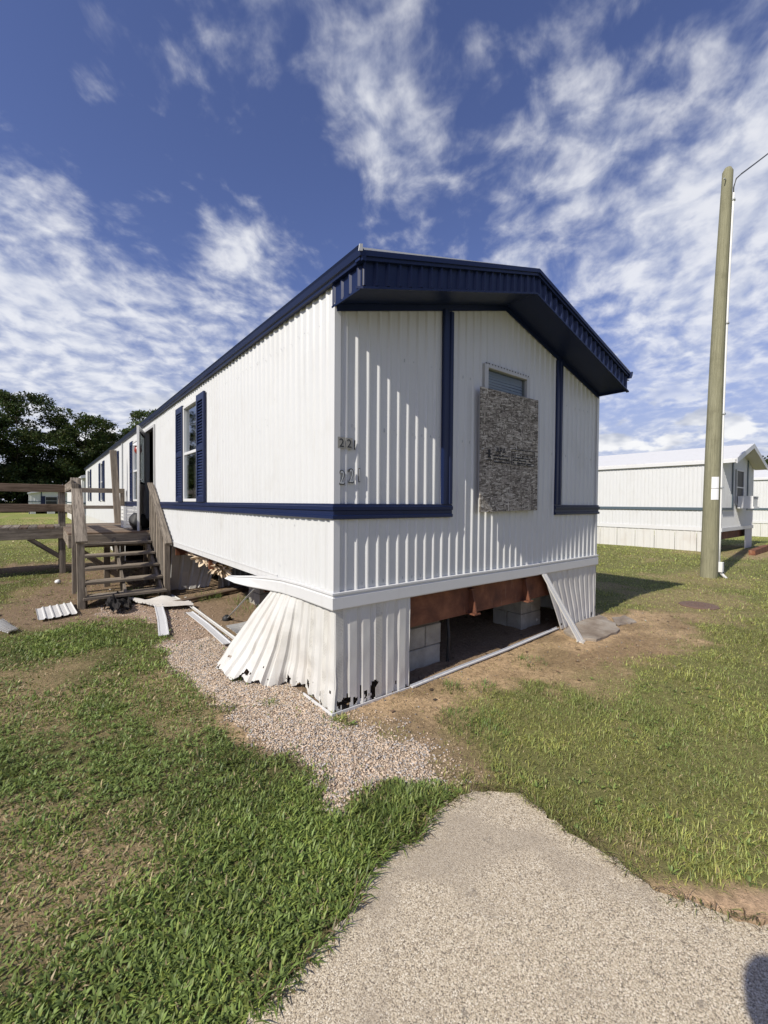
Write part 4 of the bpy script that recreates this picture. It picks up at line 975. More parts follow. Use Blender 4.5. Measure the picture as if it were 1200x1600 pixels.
# bracket bolt and notices
m = MB(); m.tube([pc(8.2)+np.array((-.22, .0, -.02)), pc(8.2)+np.array((.26, 0, .05))], .011, 6); m.build('through_bolt', 'galv', pole)
toc = CAM[:2]-pc(1.8)[:2]; toc = toc/np.linalg.norm(toc); base_ang = math.atan2(toc[1], toc[0])
for z0, z1 in ((1.845, 2.07), (1.615, 1.835)):
    m = MB(); n_ = 5
    for k in range(n_):
        aa = base_ang+math.radians(-2+k*11); ab = base_ang+math.radians(-2+(k+1)*11)
        q = []
        for a1, zz in ((aa, z0), (ab, z0), (ab, z1), (aa, z1)):
            p = pc(zz); rr = prad(zz)+.006; q.append((p[0]+rr*math.cos(a1), p[1]+rr*math.sin(a1), zz))
        m.quad(*q)
    m.build('notice_sheet', 'paper', pole)
wp = cz+np.array((.3, -.06, .50)); far_p = np.array((24.0, .1, 18.4)); pts = []
for k in range(13):
    s_ = k/12; p = wp+(far_p-wp)*s_; p[2] -= .4*s_*(1-s_); pts.append(p)
m = MB(); m.tube(pts, .016, 6); o = m.build('overhead_wire', 'cable'); tag(o, 'dark service wire leaving the pole top toward the upper right', 'wire')
# cleanout cover
m = MB(); cz_ = gz(5.73, -.6)+.012; n_ = 28
m.tube([(5.73, -.6, cz_-.05), (5.73, -.6, cz_), (5.73, -.6, cz_+.008)], [.24, .24, .22], n_); mh = m.build('access_cover', 'cover_iron', smooth=False); tag(mh, 'round rusty brown access cover set in the lawn', 'cover')
m = MB()
for r_ in (.07, .14): 
    for k in range(12):
        a0 = 2*math.pi*k/12; m.box(5.73+r_*math.cos(a0)-.012, 5.73+r_*math.cos(a0)+.012, -.6+r_*math.sin(a0)-.012, -.6+r_*math.sin(a0)+.012, cz_+.008, cz_+.013)
m.build('cover_studs', 'cover_iron', mh)

# ------------------------------------------------------------------ neighbouring mobile homes
def neighbour(name_label, x0, y0, wd, ln, zb, front=True, band='slate_band', trim='white_trim', ridge=.62, eavez=2.95, windows=(), endwin=None, skirt_open=None, skirtgap=None, pitch=.12, belly=True, roofm='roof_metal', bandsides=True):
    t = thing('mobile_home', name_label, 'mobile home', (x0, y0, zb), 'neighbouring mobile homes')
    top = lambda u: zb+eavez+ridge*(1-abs(u-x0-wd/2)/(wd/2))-.06
    m = MB(); corrugate(m, y0, y0+ln, zb+.72, zb+eavez, lambda u, z, d: (x0-d, u, z), pitch=pitch, rows=2); m.build('side_wall', 'white_siding', t)
    m = MB(); corrugate(m, y0, y0+ln, zb+.72, zb+eavez, lambda u, z, d: (x0+wd+d, u, z), pitch=pitch*2, rows=1); m.build('far_side_wall', 'white_siding', t)
    m = MB(); corrugate(m, x0, x0+wd/2, zb+.72, top, lambda u, z, d: (u, y0-d, z), pitch=pitch, rows=2); corrugate(m, x0+wd/2, x0+wd, zb+.72, top, lambda u, z, d: (u, y0-d, z), pitch=pitch, rows=2); m.build('end_wall', 'white_siding', t)
    m = MB(); corrugate(m, x0, x0+wd/2, zb+.72, top, lambda u, z, d: (u, y0+ln+d, z), pitch=pitch*2, rows=1); corrugate(m, x0+wd/2, x0+wd, zb+.72, top, lambda u, z, d: (u, y0+ln+d, z), pitch=pitch*2, rows=1); m.build('rear_wall', 'white_siding', t)
    ov = .36; m = MB()
    for a_, b_ in ((x0-.07, x0+wd/2), (x0+wd/2, x0+wd+.07)):
        za = zb+eavez+ridge*(1-abs(a_-x0-wd/2)/(wd/2+.07)); zb2 = zb+eavez+ridge*(1-abs(b_-x0-wd/2)/(wd/2+.07))
        m.hexa([(a_, y0-ov, za), (b_, y0-ov, zb2), (b_, y0+ln+.1, zb2), (a_, y0+ln+.1, za), (a_, y0-ov, za+.04), (b_, y0-ov, zb2+.04), (b_, y0+ln+.1, zb2+.04), (a_, y0+ln+.1, za+.04)])
    rf = m.build('roof', roofm, t)
    m = MB()
    for a_, b_ in ((x0-.09, x0+wd/2), (x0+wd/2, x0+wd+.09)):
        za = zb+eavez+ridge*(1-abs(a_-x0-wd/2)/(wd/2+.07)); zb2 = zb+eavez+ridge*(1-abs(b_-x0-wd/2)/(wd/2+.07))
        m.hexa([(a_, y0-ov-.03, za-.11), (b_, y0-ov-.03, zb2-.11), (b_, y0-ov-.003, zb2-.11), (a_, y0-ov-.003, za-.11), (a_, y0-ov-.03, za+.05), (b_, y0-ov-.03, zb2+.05), (b_, y0-ov-.003, zb2+.05), (a_, y0-ov-.003, za+.05)])
        m.hexa([(a_+.09 if a_ < x0 else a_, y0-ov, za-.09), (b_, y0-ov, zb2-.09), (b_, y0-.014, zb2-.09), (a_, y0-.014, za-.09), (a_, y0-ov, za-.08), (b_, y0-ov, zb2-.08), (b_, y0-.014, zb2-.08), (a_, y0-.014, za-.08)])
    m.build('rake_trim', trim, rf)
    m = MB(); m.box(x0-.085, x0-.014, y0-ov+.02, y0+ln, zb+eavez-.09, zb+eavez+.01); m.build('eave_trim', trim, rf)
    m = MB(); m.box(x0-.05, x0-.013, y0-.02, y0+ln, zb+1.37, zb+1.46)
    m.box(x0-.05, x0+wd*.3, y0-.04, y0-.0205, zb+1.37, zb+1.46); m.build('belt_rail', band, t)
    m = MB(); m.box(x0+wd*.76, x0+wd+.02, y0-.04, y0-.0205, zb+1.37, zb+1.46); m.build('belt_rail', band, t)
    m = MB(); m.box(x0+wd*.27, x0+wd*.3, y0-.0385, y0-.014, zb+1.462, top(x0+wd*.28)-.02); m.build('vertical_trim', band, t)
    m = MB(); m.box(x0+wd*.76, x0+wd*.79, y0-.0385, y0-.014, zb+1.462, top(x0+wd*.78)-.02); m.build('vertical_trim', band, t)
    m = MB(); m.box(x0-.04, x0-.013, y0-.013, y0+ln, zb+.70, zb+.82); m.box(x0-.04, x0+wd+.02, y0-.035, y0-.0135, zb+.70, zb+.82); m.build('belly_trim', trim, t)
    y = y0+.02; k = 0
    while y < y0+ln-.3:
        wp_ = .62; gap = skirtgap and skirtgap[0] <= y-y0 < skirtgap[1]
        if not gap:
            m = MB(); corrugate(m, y, y+wp_-.012, zb-.05, zb+.71, lambda u, z, d: (x0-.004-d-.004*(k % 2), u, z), pitch=.2, h=.010, rows=1, wav=.004); m.build('skirting_panel', 'white_skirt', t)
        y += wp_; k += 1
    m = MB(); m.box(x0+.4, x0+wd-.3, y0+.12, y0+.16, zb+.42, zb+.70); m.build('steel_frame', 'rust', t)
    m = MB(); m.box(x0+.05, x0+wd-.05, y0+.05, y0+ln, zb+.705, zb+.72); m.build('floor_pan', 'dark_void', t)
    if not skirt_open:
        m = MB(); corrugate(m, x0, x0+wd, zb-.05, zb+.70, lambda u, z, d: (u, y0-.003-d, z), pitch=.2, rows=1); m.build('skirting_panel', 'white_skirt', t)
    else:
        for (a_, b_) in skirt_open:
            m = MB(); corrugate(m, a_, b_, zb-.0, zb+.70, lambda u, z, d: (u, y0-.003-d, z), pitch=.1, rows=1); m.build('skirting_panel', 'white_skirt', t)
    if endwin:
        a_, b_, c_, d_ = endwin; m = MB(); f = .05; q0, q1 = y0-.05, y0-.013
        m.box(a_, a_+f, q0, q1, c_, d_); m.box(b_-f, b_, q0, q1, c_, d_); m.box(a_+f, b_-f, q0+.002, q1, c_, c_+f); m.box(a_+f, b_-f, q0+.002, q1, d_-f, d_); m.box(a_+f, b_-f, q0+.002, q1, (c_+d_)/2-.02, (c_+d_)/2+.02); wn = m.build('window_frame', 'frame_alu', t)
        m = MB(); m.box(a_+f, b_-f, y0-.020, y0-.0165, c_+f, d_-f); m.build('pane', 'plastic_black', wn)
        return t
    return t
NBX, NBY, NBZ = 15.1, 1.38, -.03
nb = neighbour('white mobile home with white roof standing behind the utility pole', NBX, NBY, 3.95, 20.0, NBZ, endwin=(NBX+1.5, NBX+2.45, NBZ+1.55, NBZ+2.75), skirt_open=[(NBX+2.9, NBX+3.9)], skirtgap=(1.95, 2.3))
t_ = thing('window_air_conditioner', 'white window air conditioner box on the neighbouring home end wall', 'air conditioner', (NBX+1.95, NBY-.25, NBZ+1.3))
m = MB(); m.box(NBX+1.6, NBX+2.35, NBY-.48, NBY-.46, NBZ+1.46, NBZ+1.50); m.box(NBX+1.6, NBX+2.35, NBY-.48, NBY-.06, NBZ+1.44, NBZ+1.46); m.box(NBX+1.6, NBX+1.63, NBY-.46, NBY-.06, NBZ+1.46, NBZ+1.85); m.box(NBX+2.32, NBX+2.35, NBY-.46, NBY-.06, NBZ+1.46, NBZ+1.85); m.box(NBX+1.63, NBX+2.32, NBY-.46, NBY-.06, NBZ+1.82, NBZ+1.85); m.build('housing', 'plastic_white', t_)
m = MB()
for k in range(10): m.box(NBX+1.66+k*.065, NBX+1.69+k*.065, NBY-.45, NBY-.42, NBZ+1.47, NBZ+1.81)
m.build('grille', 'galv', t_)
nb2 = neighbour('farther white mobile home partly hidden at the right edge of the picture', 26.4, -5.0, 3.95, 20.0, -.07)
nb3 = neighbour('white mobile home in line directly behind the far end of the foreground home', .02, 26.0, 3.9, 20.0, -.05, skirtgap=(3.0, 4.4), eavez=2.86, ridge=.5)
nb4 = neighbour('small distant white mobile home end with dark shuttered window below the trees', -3.0, 59.0, 3.9, 14.0, -.02, eavez=2.35, ridge=.45, endwin=(-1.55, -.45, 1.0, 1.95), skirt_open=[(-2.9, -2.4), (-1.4, -.7), (.5, .9)], pitch=.3)
for xa, xb in ((-1.95, -1.56), (-.44, -.05)):
    m = MB(); m.box(xa, xb, 58.92, 58.96, .95, 2.0); m.build('shutter', 'navy', nb4)
m = MB(); m.beam((15.3, .65, .03), (17.3, .70, .06), .16, .22); m.beam((17.3, .70, .06), (22.0, .2, .05), .16, .22); o = m.build('steel_beam', 'rust'); tag(o, 'long rusty steel beam lying on the lawn before the neighbouring home', 'steel beam')

# ------------------------------------------------------------------ trees
def tree(x, y, h, rx, label, seed, nleaf=15000, leafs=.30, zlow=.12, trunk_r=.28, dark=1.0, cat='tree', name='tree', group='trees beyond the homes'):
    r = np.random.default_rng(seed); zb = gz(x, y)-.1
    t = thing(name, label, cat, (x, y, zb), group)
    m = MB(); ends = []
    top = np.array((r.normal(0, .4), r.normal(0, .4), h*.78)); m.tube([np.zeros(3), top*.25+np.array((.1, .05, 0)), top*.6, top], [trunk_r, trunk_r*.8, trunk_r*.45, trunk_r*.1], 8)
    for k in range(16):
        z = h*(zlow+.06+(.66-zlow)*k/15); a = k*2.4+r.uniform(-.4, .4); L = rx*r.uniform(.55, .95)*math.sin(math.pi*min(1, .25+.75*(1-(z/h)**2)))
        p0 = top*(z/top[2]); p1 = p0+np.array((math.cos(a)*L*.5, math.sin(a)*L*.5, L*.28)); p2 = p0+np.array((math.cos(a)*L, math.sin(a)*L, L*.42))
        m.tube([p0, p1, p2], [trunk_r*.32, trunk_r*.2, .03], 5, False); ends += [p1*.5+p2*.5, p2]
        for q in range(2):
            a2 = a+r.uniform(-1, 1); p3 = p1+np.array((math.cos(a2), math.sin(a2), .5))*L*.35; m.tube([p1, p3], [.05, .02], 4, False); ends.append(p3)
    V0 = [(v[0]+x, v[1]+y, v[2]+zb) for v in m.v]; m.v = V0; m.build('trunk', 'bark', t)
    # clumps
    nc = 130; cl = [e for e in ends]
    while len(cl) < nc:
        a = r.uniform(0, 2*math.pi); zz = r.uniform(zlow, .97); rad = rx*math.sqrt(max(.02, 1-((zz-.45)/.56)**2))*math.sqrt(r.uniform(.15, 1.0))*(.8+.4*vnoise(a*1.3, zz*4, seed))
        cl.append(np.array((rad*math.cos(a), rad*math.sin(a), zz*h)))
    cl = np.array(cl); cs = r.uniform(.10, .20, len(cl))*rx+.25; ctone = r.uniform(.65, 1.35, len(cl))
    idx = r.integers(0, len(cl), nleaf); dv = r.normal(0, 1, (nleaf, 3)); dv /= np.linalg.norm(dv, axis=1)[:, None]; rr = r.uniform(.25, 1, nleaf)**.6
    P = cl[idx]+dv*(rr*cs[idx])[:, None]*np.array((1.25, 1.25, .75)); P[:, 2] = np.maximum(P[:, 2], .3)
    n1 = r.normal(0, 1, (nleaf, 3)); n1 /= np.linalg.norm(n1, axis=1)[:, None]; n2 = np.cross(n1, r.normal(0, 1, (nleaf, 3))); n2 /= np.linalg.norm(n2, axis=1)[:, None]
    s = leafs*r.uniform(.6, 1.3, nleaf)[:, None]
    V = np.stack([P-n1*s*.5, P+n2*s*.34, P+n1*s*.55, P-n2*s*.34], 1).reshape(-1, 3); T = np.arange(nleaf*4).reshape(-1, 4)
    base = np.array([.040, .066, .016])*dark; c = base[None]*ctone[idx][:, None]*r.uniform(.7, 1.35, (nleaf, 1)); c[:, 0] *= r.uniform(.8, 1.5, nleaf)
    o = np_mesh('crown', V, T, 'leaf', np.repeat(c, 4, 0)); o.parent = t
    return t
tree(-11.0, 73, 15.5, 6.0, 'broad dark tree standing leftmost at the picture edge', 1, 26000)
tree(-4.6, 76, 17.0, 6.2, 'tallest dark leafy tree above the distant small home', 2, 32000)
tree(2.4, 75, 15.6, 5.6, 'dark leafy tree with ragged crown right of the tallest one', 3, 30000)
tree(6.8, 82, 12.4, 4.6, 'lower dark tree just above the far roof end of the foreground home', 4, 20000)
tree(11.4, 76, 16.6, 4.2, 'lighter green tree top rising behind the navy roof edge', 5, 20000, dark=1.5)
tree(18.5, 80, 13.0, 4.2, 'tree crown mostly hidden behind the foreground roof', 6, 6000, dark=1.3)
tree(-18, 78, 17.5, 6.0, 'large tree just past the left picture edge, mirrored in the side window', 8, 9000, .42)
tree(-25, 74, 16, 5.5, 'outermost tree left of the picture, beyond the railed walkway', 9, 7000, .42)
tree(64, 9.4, 7.6, 4.2, 'dark round tree behind the farthest mobile home at right edge', 7, dark=.9)
for k, (x_, y_, h_, rx_, lb) in enumerate(((-8.5, 70, 6.5, 4.4, 'dark hedge-like shrub under the leftmost tree'), (-3.5, 80, 7.0, 5.0, 'dark shrub mass under the tallest tree'), (3.5, 79, 6.5, 4.6, 'dark shrub between the distant home and the roof end'), (-14.5, 68, 6.0, 4.4, 'dense shrub at the far left picture edge'))):
    tree(x_, y_, h_, rx_, lb, 20+k, 12000, .36, .04, .10, .8, 'shrub', 'shrub', 'shrubs under the trees')

# ------------------------------------------------------------------ gravel
def tri_mesh_copies(P, base_v, base_t, S, R, C, jit):
    n = len(P); nv = len(base_v)
    V = base_v[None]*S[:, None, :]*(1+RNG.uniform(-jit, jit, (n, nv, 1)))
    ca, sa = np.cos(R), np.sin(R); x = V[..., 0]*ca[:, None]-V[..., 1]*sa[:, None]; y = V[..., 0]*sa[:, None]+V[..., 1]*ca[:, None]
    V = np.stack([x, y, V[..., 2]], -1)+P[:, None, :]
    T = base_t[None]+(np.arange(n)*nv)[:, None, None]
    return V.reshape(-1, 3), T.reshape(-1, 3), np.repeat(C, nv, 0)
ph = (1+5**.5)/2
ICO = np.array([(-1, ph, 0), (1, ph, 0), (-1, -ph, 0), (1, -ph, 0), (0, -1, ph), (0, 1, ph), (0, -1, -ph), (0, 1, -ph), (ph, 0, -1), (ph, 0, 1), (-ph, 0, -1), (-ph, 0, 1)])/math.sqrt(1+ph*ph)
ICT = np.array([(0, 11, 5), (0, 5, 1), (0, 1, 7), (0, 7, 10), (0, 10, 11), (1, 5, 9), (5, 11, 4), (11, 10, 2), (10, 7, 6), (7, 1, 8), (3, 9, 4), (3, 4, 2), (3, 2, 6), (3, 6, 8), (3, 8, 9), (4, 9, 5), (2, 4, 11), (6, 2, 10), (8, 6, 7), (9, 8, 1)])
N = 54000; px_ = RNG.uniform(-1.4, 4.6, N); py_ = RNG.uniform(-1.3, 5.0, N); zz = zones(px_, py_)
pr_ = np.maximum(np.maximum(zz['gravel'], .38*zz['halo']), .07*zz['dirt']+.12*zz['stairs'])*(1-zz['house']*.75)*(zz['conc'] < -.01)
pr_ *= np.where(py_ > 2.2, .55, 1.0)
keep = RNG.uniform(0, 1, N) < pr_*1.0; px_, py_ = px_[keep], py_[keep]
# denser second pass in the strip nearest the camera
N = 68000; qx_ = RNG.uniform(-.8, .5, N); qy_ = RNG.uniform(-1.1, 2.3, N); zz = zones(qx_, qy_); keep = RNG.uniform(0, 1, N) < np.maximum(zz['gravel'], zz['halo']**2*.55)*(1-zz['house'])*.85*(zz['conc'] < -.01)
px_ = np.concatenate([px_, qx_[keep]]); py_ = np.concatenate([py_, qy_[keep]]); n = len(px_); print('gravel stones', n)
sz = RNG.uniform(.0032, .0080, n)*np.where(py_ > 2.2, 1.35, 1.0); ind = (zones(px_, py_)['gravel'] < .4) & (zones(px_, py_)['halo'] < .2)
S = np.stack([sz*RNG.uniform(.8, 1.4, n), sz*RNG.uniform(.7, 1.1, n), sz*RNG.uniform(.5, .8, n)], 1)
tone = RNG.uniform(.55, 1.3, n)[:, None]; C = np.array([.52, .41, .30])[None]*tone; gr = RNG.uniform(0, 1, n) < .25; C[gr] = np.array([.42, .39, .36])*tone[gr]; C[ind] *= .62
V, T, CC = tri_mesh_copies(np.stack([px_, py_, hgt(px_, py_)+sz*.25+.002+(fbm(px_*14, py_*14, 31, 3)-.5)*.022], 1), ICO, ICT, S, RNG.uniform(0, 6.3, n), C, .22)
o = np_mesh('gravel', V, T, 'stone', CC); o['kind'] = 'stuff'; o['label'] = 'pinkish beige gravel along the side wall and corner'; o['category'] = 'gravel'

# ------------------------------------------------------------------ grass
FWD2 = np.array([math.cos(HEAD), math.sin(HEAD)])
def scatter(r0, r1, dens, spread=52):
    area = math.radians(2*spread)*(r1*r1-r0*r0)/2; n = int(area*dens)
    r = np.sqrt(RNG.uniform(r0*r0, r1*r1, n)); a = HEAD+np.radians(RNG.uniform(-spread, spread, n))
    return CAM[0]+r*np.cos(a), CAM[1]+r*np.sin(a), r
gv = []; gc = []
def add_blades(x, y, L, W, lean, C, yaw=None, zoff=0.0):
    n = len(x); yaw = RNG.uniform(0, 2*math.pi, n) if yaw is None else yaw
    dx, dy = np.cos(yaw), np.sin(yaw); z = hgt(x, y)-.004+zoff+(fbm(x*14, y*14, 31, 3)-.5)*.022
    hh = L*np.sqrt(np.clip(1-lean**2, .04, 1)); ox = -dy*W/2; oy = dx*W/2
    b = np.stack([x, y, z], 1); o2 = np.stack([ox, oy, np.zeros(n)], 1)
    md = b+np.stack([dx*L*lean*.38, dy*L*lean*.38, hh*.62], 1); tp = b+np.stack([dx*L*lean, dy*L*lean, hh*np.where(lean > .7, .75, .98)], 1)
    V = np.stack([b-o2*.6, b+o2*.6, md-o2, md+o2, tp], 1)
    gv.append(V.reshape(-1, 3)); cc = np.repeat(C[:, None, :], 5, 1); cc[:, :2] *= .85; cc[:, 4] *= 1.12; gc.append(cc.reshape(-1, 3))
def lawn(r0, r1, dens, wscale, lscale=1.0):
    x, y, r = scatter(r0, r1, dens, 78 if r1 < 4.5 else 62 if r1 < 12 else 52)
    zz = zones(x, y); n = len(x)
    edge = RNG.normal(0, .018, n)
    edge = edge+(fbm(x*7, y*7, 131, 3)-.5)*.16+(fbm(x*1.9, y*1.9, 133, 2)-.5)*.10
    g = (zz['conc']+edge < -.006).astype(float)*(1-zz['gravel']*.985)*(1-zz['halo']*.5)*(1-zz['sand']*.96)*(1-zz['house']*.99)*(1-np.clip(zz['dirt'], 0, 1)*.84)*(1-zz['stairs']*.80)*(1-zz['brown']*.55)
    hole = (fbm(x*3.5, y*3.5, 77, 3)); g *= .45+.55*sstep(.28, .5, hole)
    # deck/steps footprints and the slab
    g *= 1-((x > 2.9) & (x < 3.95) & (y > -.45) & (y < .0)).astype(float)
    g *= 1-((x > 15.0) & (x < 19.1) & (y > 1.3)).astype(float); g *= 1-((x > 26.3) & (x < 30.4) & (y > -5)).astype(float)
    k = RNG.uniform(0, 1, n) < g; x, y, r = x[k], y[k], r[k]; n = len(x); zz = {q: v[k] for q, v in zz.items()}
    left = 1-sstep(-.35, .35, x-.10*np.clip(y, -2, 0)+.25*(fbm(x*2, y*2, 61, 3)-.5))
    left = np.where(y > 4, 0.25, left)
    clump = fbm(x*2.6, y*2.6, 91, 3)
    broad = left*sstep(.30, .55, clump+.15*(RNG.uniform(0, 1, n)-.5)+np.where(y < .6, .16, 0))
    dry = np.clip(zz['brown']*.9+zz['dirt']*.9+zz['stairs']*.5+zz['gravel']*.2, 0, 1); isdry = RNG.uniform(0, 1, n) < np.clip(.12+dry*.80-.06*broad+.25*(1-broad)*left, 0, 1)
    L = (.021+.012*broad+RNG.uniform(-.009, .018, n)*(1+.6*(clump > .6)))*lscale*(1-.35*dry)*np.where(clump > .56, 1.2, .95)
    W = (.0026+.0046*broad*RNG.uniform(.4, 1.2, n)+RNG.uniform(0, .0012, n))*wscale
    lean = np.clip(RNG.normal(.70, .22, n)+.12*broad, .05, .97); lean = np.where(isdry, np.clip(lean+.25, 0, .98), lean)
    gl = np.array([.185, .245, .060]); gr_ = np.array([.335, .370, .105]); tan = np.array([.56, .45, .25])
    lt = left[:, None]; C = gl*lt+gr_*(1-lt); tone = (RNG.uniform(.55, 1.5, n)*(.40+.75*fbm(x*1.3, y*1.3, 15, 3)+.45*fbm(x*5.5, y*5.5, 19, 2)))[:, None]; C = C*tone
    yel = RNG.uniform(0, 1, n)[:, None]; C = C*(1+np.array([.35, .12, 0.0])*(yel-.4))
    dk = (sstep(.52, .66, fbm(x*1.1+4, y*1.1, 55, 3))*(1-left)*.45)[:, None]; C = C*(1-dk)+np.array([.19, .26, .075])*tone*dk
    C[isdry] = tan*RNG.uniform(.45, 1.15, (isdry.sum(), 1))
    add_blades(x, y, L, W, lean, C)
    return n
tot = 0
for args in ((.6, 2.4, 25000, 1.0, 1.0), (2.4, 4.0, 13000, 1.1, 1.0), (4.0, 6.5, 6000, 1.5, 1.05), (6.5, 11, 2300, 2.3, 1.1), (11, 20, 600, 4.2, 1.2), (20, 45, 60, 10.0, 1.5)):
    tot += lawn(*args)
print('blades', tot)
# long sprigs creeping over the pad edge and small weeds on dirt and gravel
ed = np.array(CONC[3:20]); ex = []; ey = []; ya = []
for i in range(len(ed)-1):
    p, q = ed[i], ed[i+1]; L_ = np.linalg.norm(q-p); nn = np.array((q[1]-p[1], -(q[0]-p[0])))/max(L_, 1e-6)
    for k in range(int(L_*380)):
        s_ = RNG.uniform(); t_ = p+(q-p)*s_; ex.append(t_[0]+RNG.normal(0, .014)); ey.append(t_[1]+RNG.normal(0, .014)); ya.append(math.atan2(-nn[1], -nn[0])+math.pi+RNG.normal(0, .9))
ex, ey, ya = np.array(ex), np.array(ey), np.array(ya); n = len(ex); lf = (ex < -.05)
C = np.where(lf[:, None], np.array([.17, .24, .055]), np.array([.26, .30, .09]))*RNG.uniform(.6, 1.4, (n, 1)); dr_ = RNG.uniform(0, 1, n) < np.where(lf, .15, .45); C[dr_] = np.array([.26, .18, .10])*RNG.uniform(.5, 1.1, (dr_.sum(), 1))
add_blades(ex, ey, RNG.uniform(.03, .085, n), np.where(lf, .006, .0032)*RNG.uniform(.6, 1.2, n), np.clip(RNG.normal(.75, .15, n), .3, .97), C, ya, .012)
for (wx, wy, rr, nb_, ln_) in ((.95, -.25, .09, 110, .06), (1.15, -.42, .12, 130, .05), (1.9, -.35, .16, 120, .045), (.62, -.62, .16, 200, .05), (-.33, 1.0, .06, 60, .05), (-.3, .42, .05, 60, .045), (-.2, -.98, .14, 320, .055), (-.05, -1.02, .10, 200, .05), (-.32, -1.05, .10, 200, .055), (-.6, 5.2, .35, 500, .12), (.35, 4.2, .2, 160, .12), (.7, 3.7, .25, 160, .10), (.62, -.85, .18, 160, .05), (.8, -.72, .16, 120, .045), (9.0, -.2, .25, 120, .1), (.55, 3.1, .3, 120, .07)):
    a = RNG.uniform(0, 6.28, nb_); q = rr*np.sqrt(RNG.uniform(0, 1, nb_)); C = np.array([.18, .25, .065])*RNG.uniform(.55, 1.4, (nb_, 1))
    add_blades(wx+q*np.cos(a), wy+q*np.sin(a), ln_*RNG.uniform(.5, 1.3, nb_), .0045*RNG.uniform(.6, 1.3, nb_), np.clip(RNG.normal(.5, .25, nb_), .05, .95), C, a+RNG.normal(0, .5, nb_))
# low broad-leaved weeds mixed into the left lawn and along the pad
x, y, r = scatter(.9, 4.2, 700); zz = zones(x, y); cl_ = fbm(x*2.1, y*2.1, 303, 3)
k = (cl_ > .50) & (zz['conc'] < -.02) & (zz['gravel'] < .3) & (zz['dirt'] < .4) & (zz['house'] < .5) & (zz['brown'] < .5) & (RNG.uniform(0, 1, len(x)) < np.where(x < .1, .9, .10)); x, y = x[k], y[k]
for q in range(6):
    n = len(x); a = RNG.uniform(0, 6.28, n)
    add_blades(x+.006*np.cos(a), y+.006*np.sin(a), RNG.uniform(.015, .034, n), RNG.uniform(.006, .011, n), np.clip(RNG.normal(.82, .10, n), .4, .97), np.array([.20, .27, .07])*RNG.uniform(.6, 1.35, (n, 1)), a, .014)
# dead straw lying on the bare dirt
x, y, r = scatter(1.8, 8, 2600); zz = zones(x, y); k = RNG.uniform(0, 1, len(x)) < np.clip(zz['dirt']*.55+zz['stairs']*.4+zz['brown']*.3+zz['house']*.12-zz['gravel']*.3, 0, 1)*(zz['conc'] < -.01); x, y = x[k], y[k]; n = len(x)
add_blades(x, y, RNG.uniform(.02, .07, n), RNG.uniform(.0015, .003, n), np.full(n, .96), np.array([.36, .26, .15])*RNG.uniform(.35, 1.2, (n, 1)), None, .006)
V = np.concatenate(gv); CC = np.concatenate(gc); nb_ = len(V)//5; b = np.arange(nb_)*5
T = np.stack([np.stack([b, b+1, b+3], 1), np.stack([b, b+3, b+2], 1), np.stack([b+2, b+3, b+4], 1)], 1).reshape(-1, 3)
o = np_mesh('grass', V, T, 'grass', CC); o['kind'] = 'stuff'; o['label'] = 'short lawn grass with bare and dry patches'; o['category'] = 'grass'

# small chips, leaves and torn bits on the bare soil
N = 2600; x = RNG.uniform(-2.6, 5.0, N); y = RNG.uniform(-1.2, 8.5, N); zz = zones(x, y)
k = RNG.uniform(0, 1, N) < np.clip(zz['stairs']*.8+zz['dirt']*.35+zz['gravel']*.12+zz['house']*.15, 0, 1)*(zz['conc'] < -.02); x, y = x[k], y[k]; n = len(x)
sz = RNG.uniform(.006, .022, n); a = RNG.uniform(0, 6.28, n); tl = RNG.normal(0, .25, (n, 4)); el_ = RNG.uniform(.25, .8, n); V = []
for q, (uu, vv_) in enumerate(((-1, -1), (1, -1), (1, 1), (-1, 1))):
    px2 = uu*sz*np.cos(a)-vv_*sz*el_*np.sin(a); py2 = uu*sz*np.sin(a)+vv_*sz*el_*np.cos(a); V.append(np.stack([x+px2, y+py2, hgt(x, y)+.008+(fbm(x*14, y*14, 31, 3)-.5)*.022+np.abs(tl[:, q])*sz], 1))
V = np.stack(V, 1).reshape(-1, 3); T = np.arange(n*4).reshape(-1, 4)
pal = np.array([(.08, .055, .035), (.20, .13, .08), (.30, .20, .11), (.36, .33, .28), (.12, .10, .08), (.55, .53, .48)]); C = pal[RNG.choice(6, n, p=[.28, .25, .2, .1, .13, .04])]*RNG.uniform(.6, 1.2, (n, 1))
o = np_mesh('litter_chips', V, T, 'stone', np.repeat(C, 4, 0)); o['kind'] = 'stuff'; o['label'] = 'dead leaves, wood chips and torn bits on bare soil'; o['category'] = 'litter'

# ------------------------------------------------------------------ the photographer behind the lens (the shadow at the lower right)
mat_paint('skin', (.45, .29, .21), (.36, .21, .15), .3, .5); mat_paint('shirt_cloth', (.12, .13, .15), (.08, .08, .09), .4, .9, .1); mat_paint('trouser_cloth', (.05, .06, .09), (.07, .07, .08), .4, .9, .1); mat_paint('hair', (.03, .02, .015), (.05, .035, .025), .4, .6)
FB = np.array([CAM[0]-FW[0]*.19-RT0[0]*.15, CAM[1]-FW[1]*.19-RT0[1]*.15, .012]); f2 = np.array([math.cos(HEAD), math.sin(HEAD), 0]); r2 = np.array([math.sin(HEAD), -math.cos(HEAD), 0])
def L3(r_, f_, z_): return FB+r2*r_+f2*f_+np.array((0, 0, z_))
person = thing('person', 'person behind the camera holding up a phone, throwing the shadow at lower right', 'person', tuple(FB))
def remesh(o_, v=.012):
    rm = o_.modifiers.new('remesh', 'REMESH'); rm.mode = 'VOXEL'; rm.voxel_size = v; rm.use_smooth_shade = True
    sm_ = o_.modifiers.new('smooth', 'SMOOTH'); sm_.factor = .5; sm_.iterations = 4
    return o_
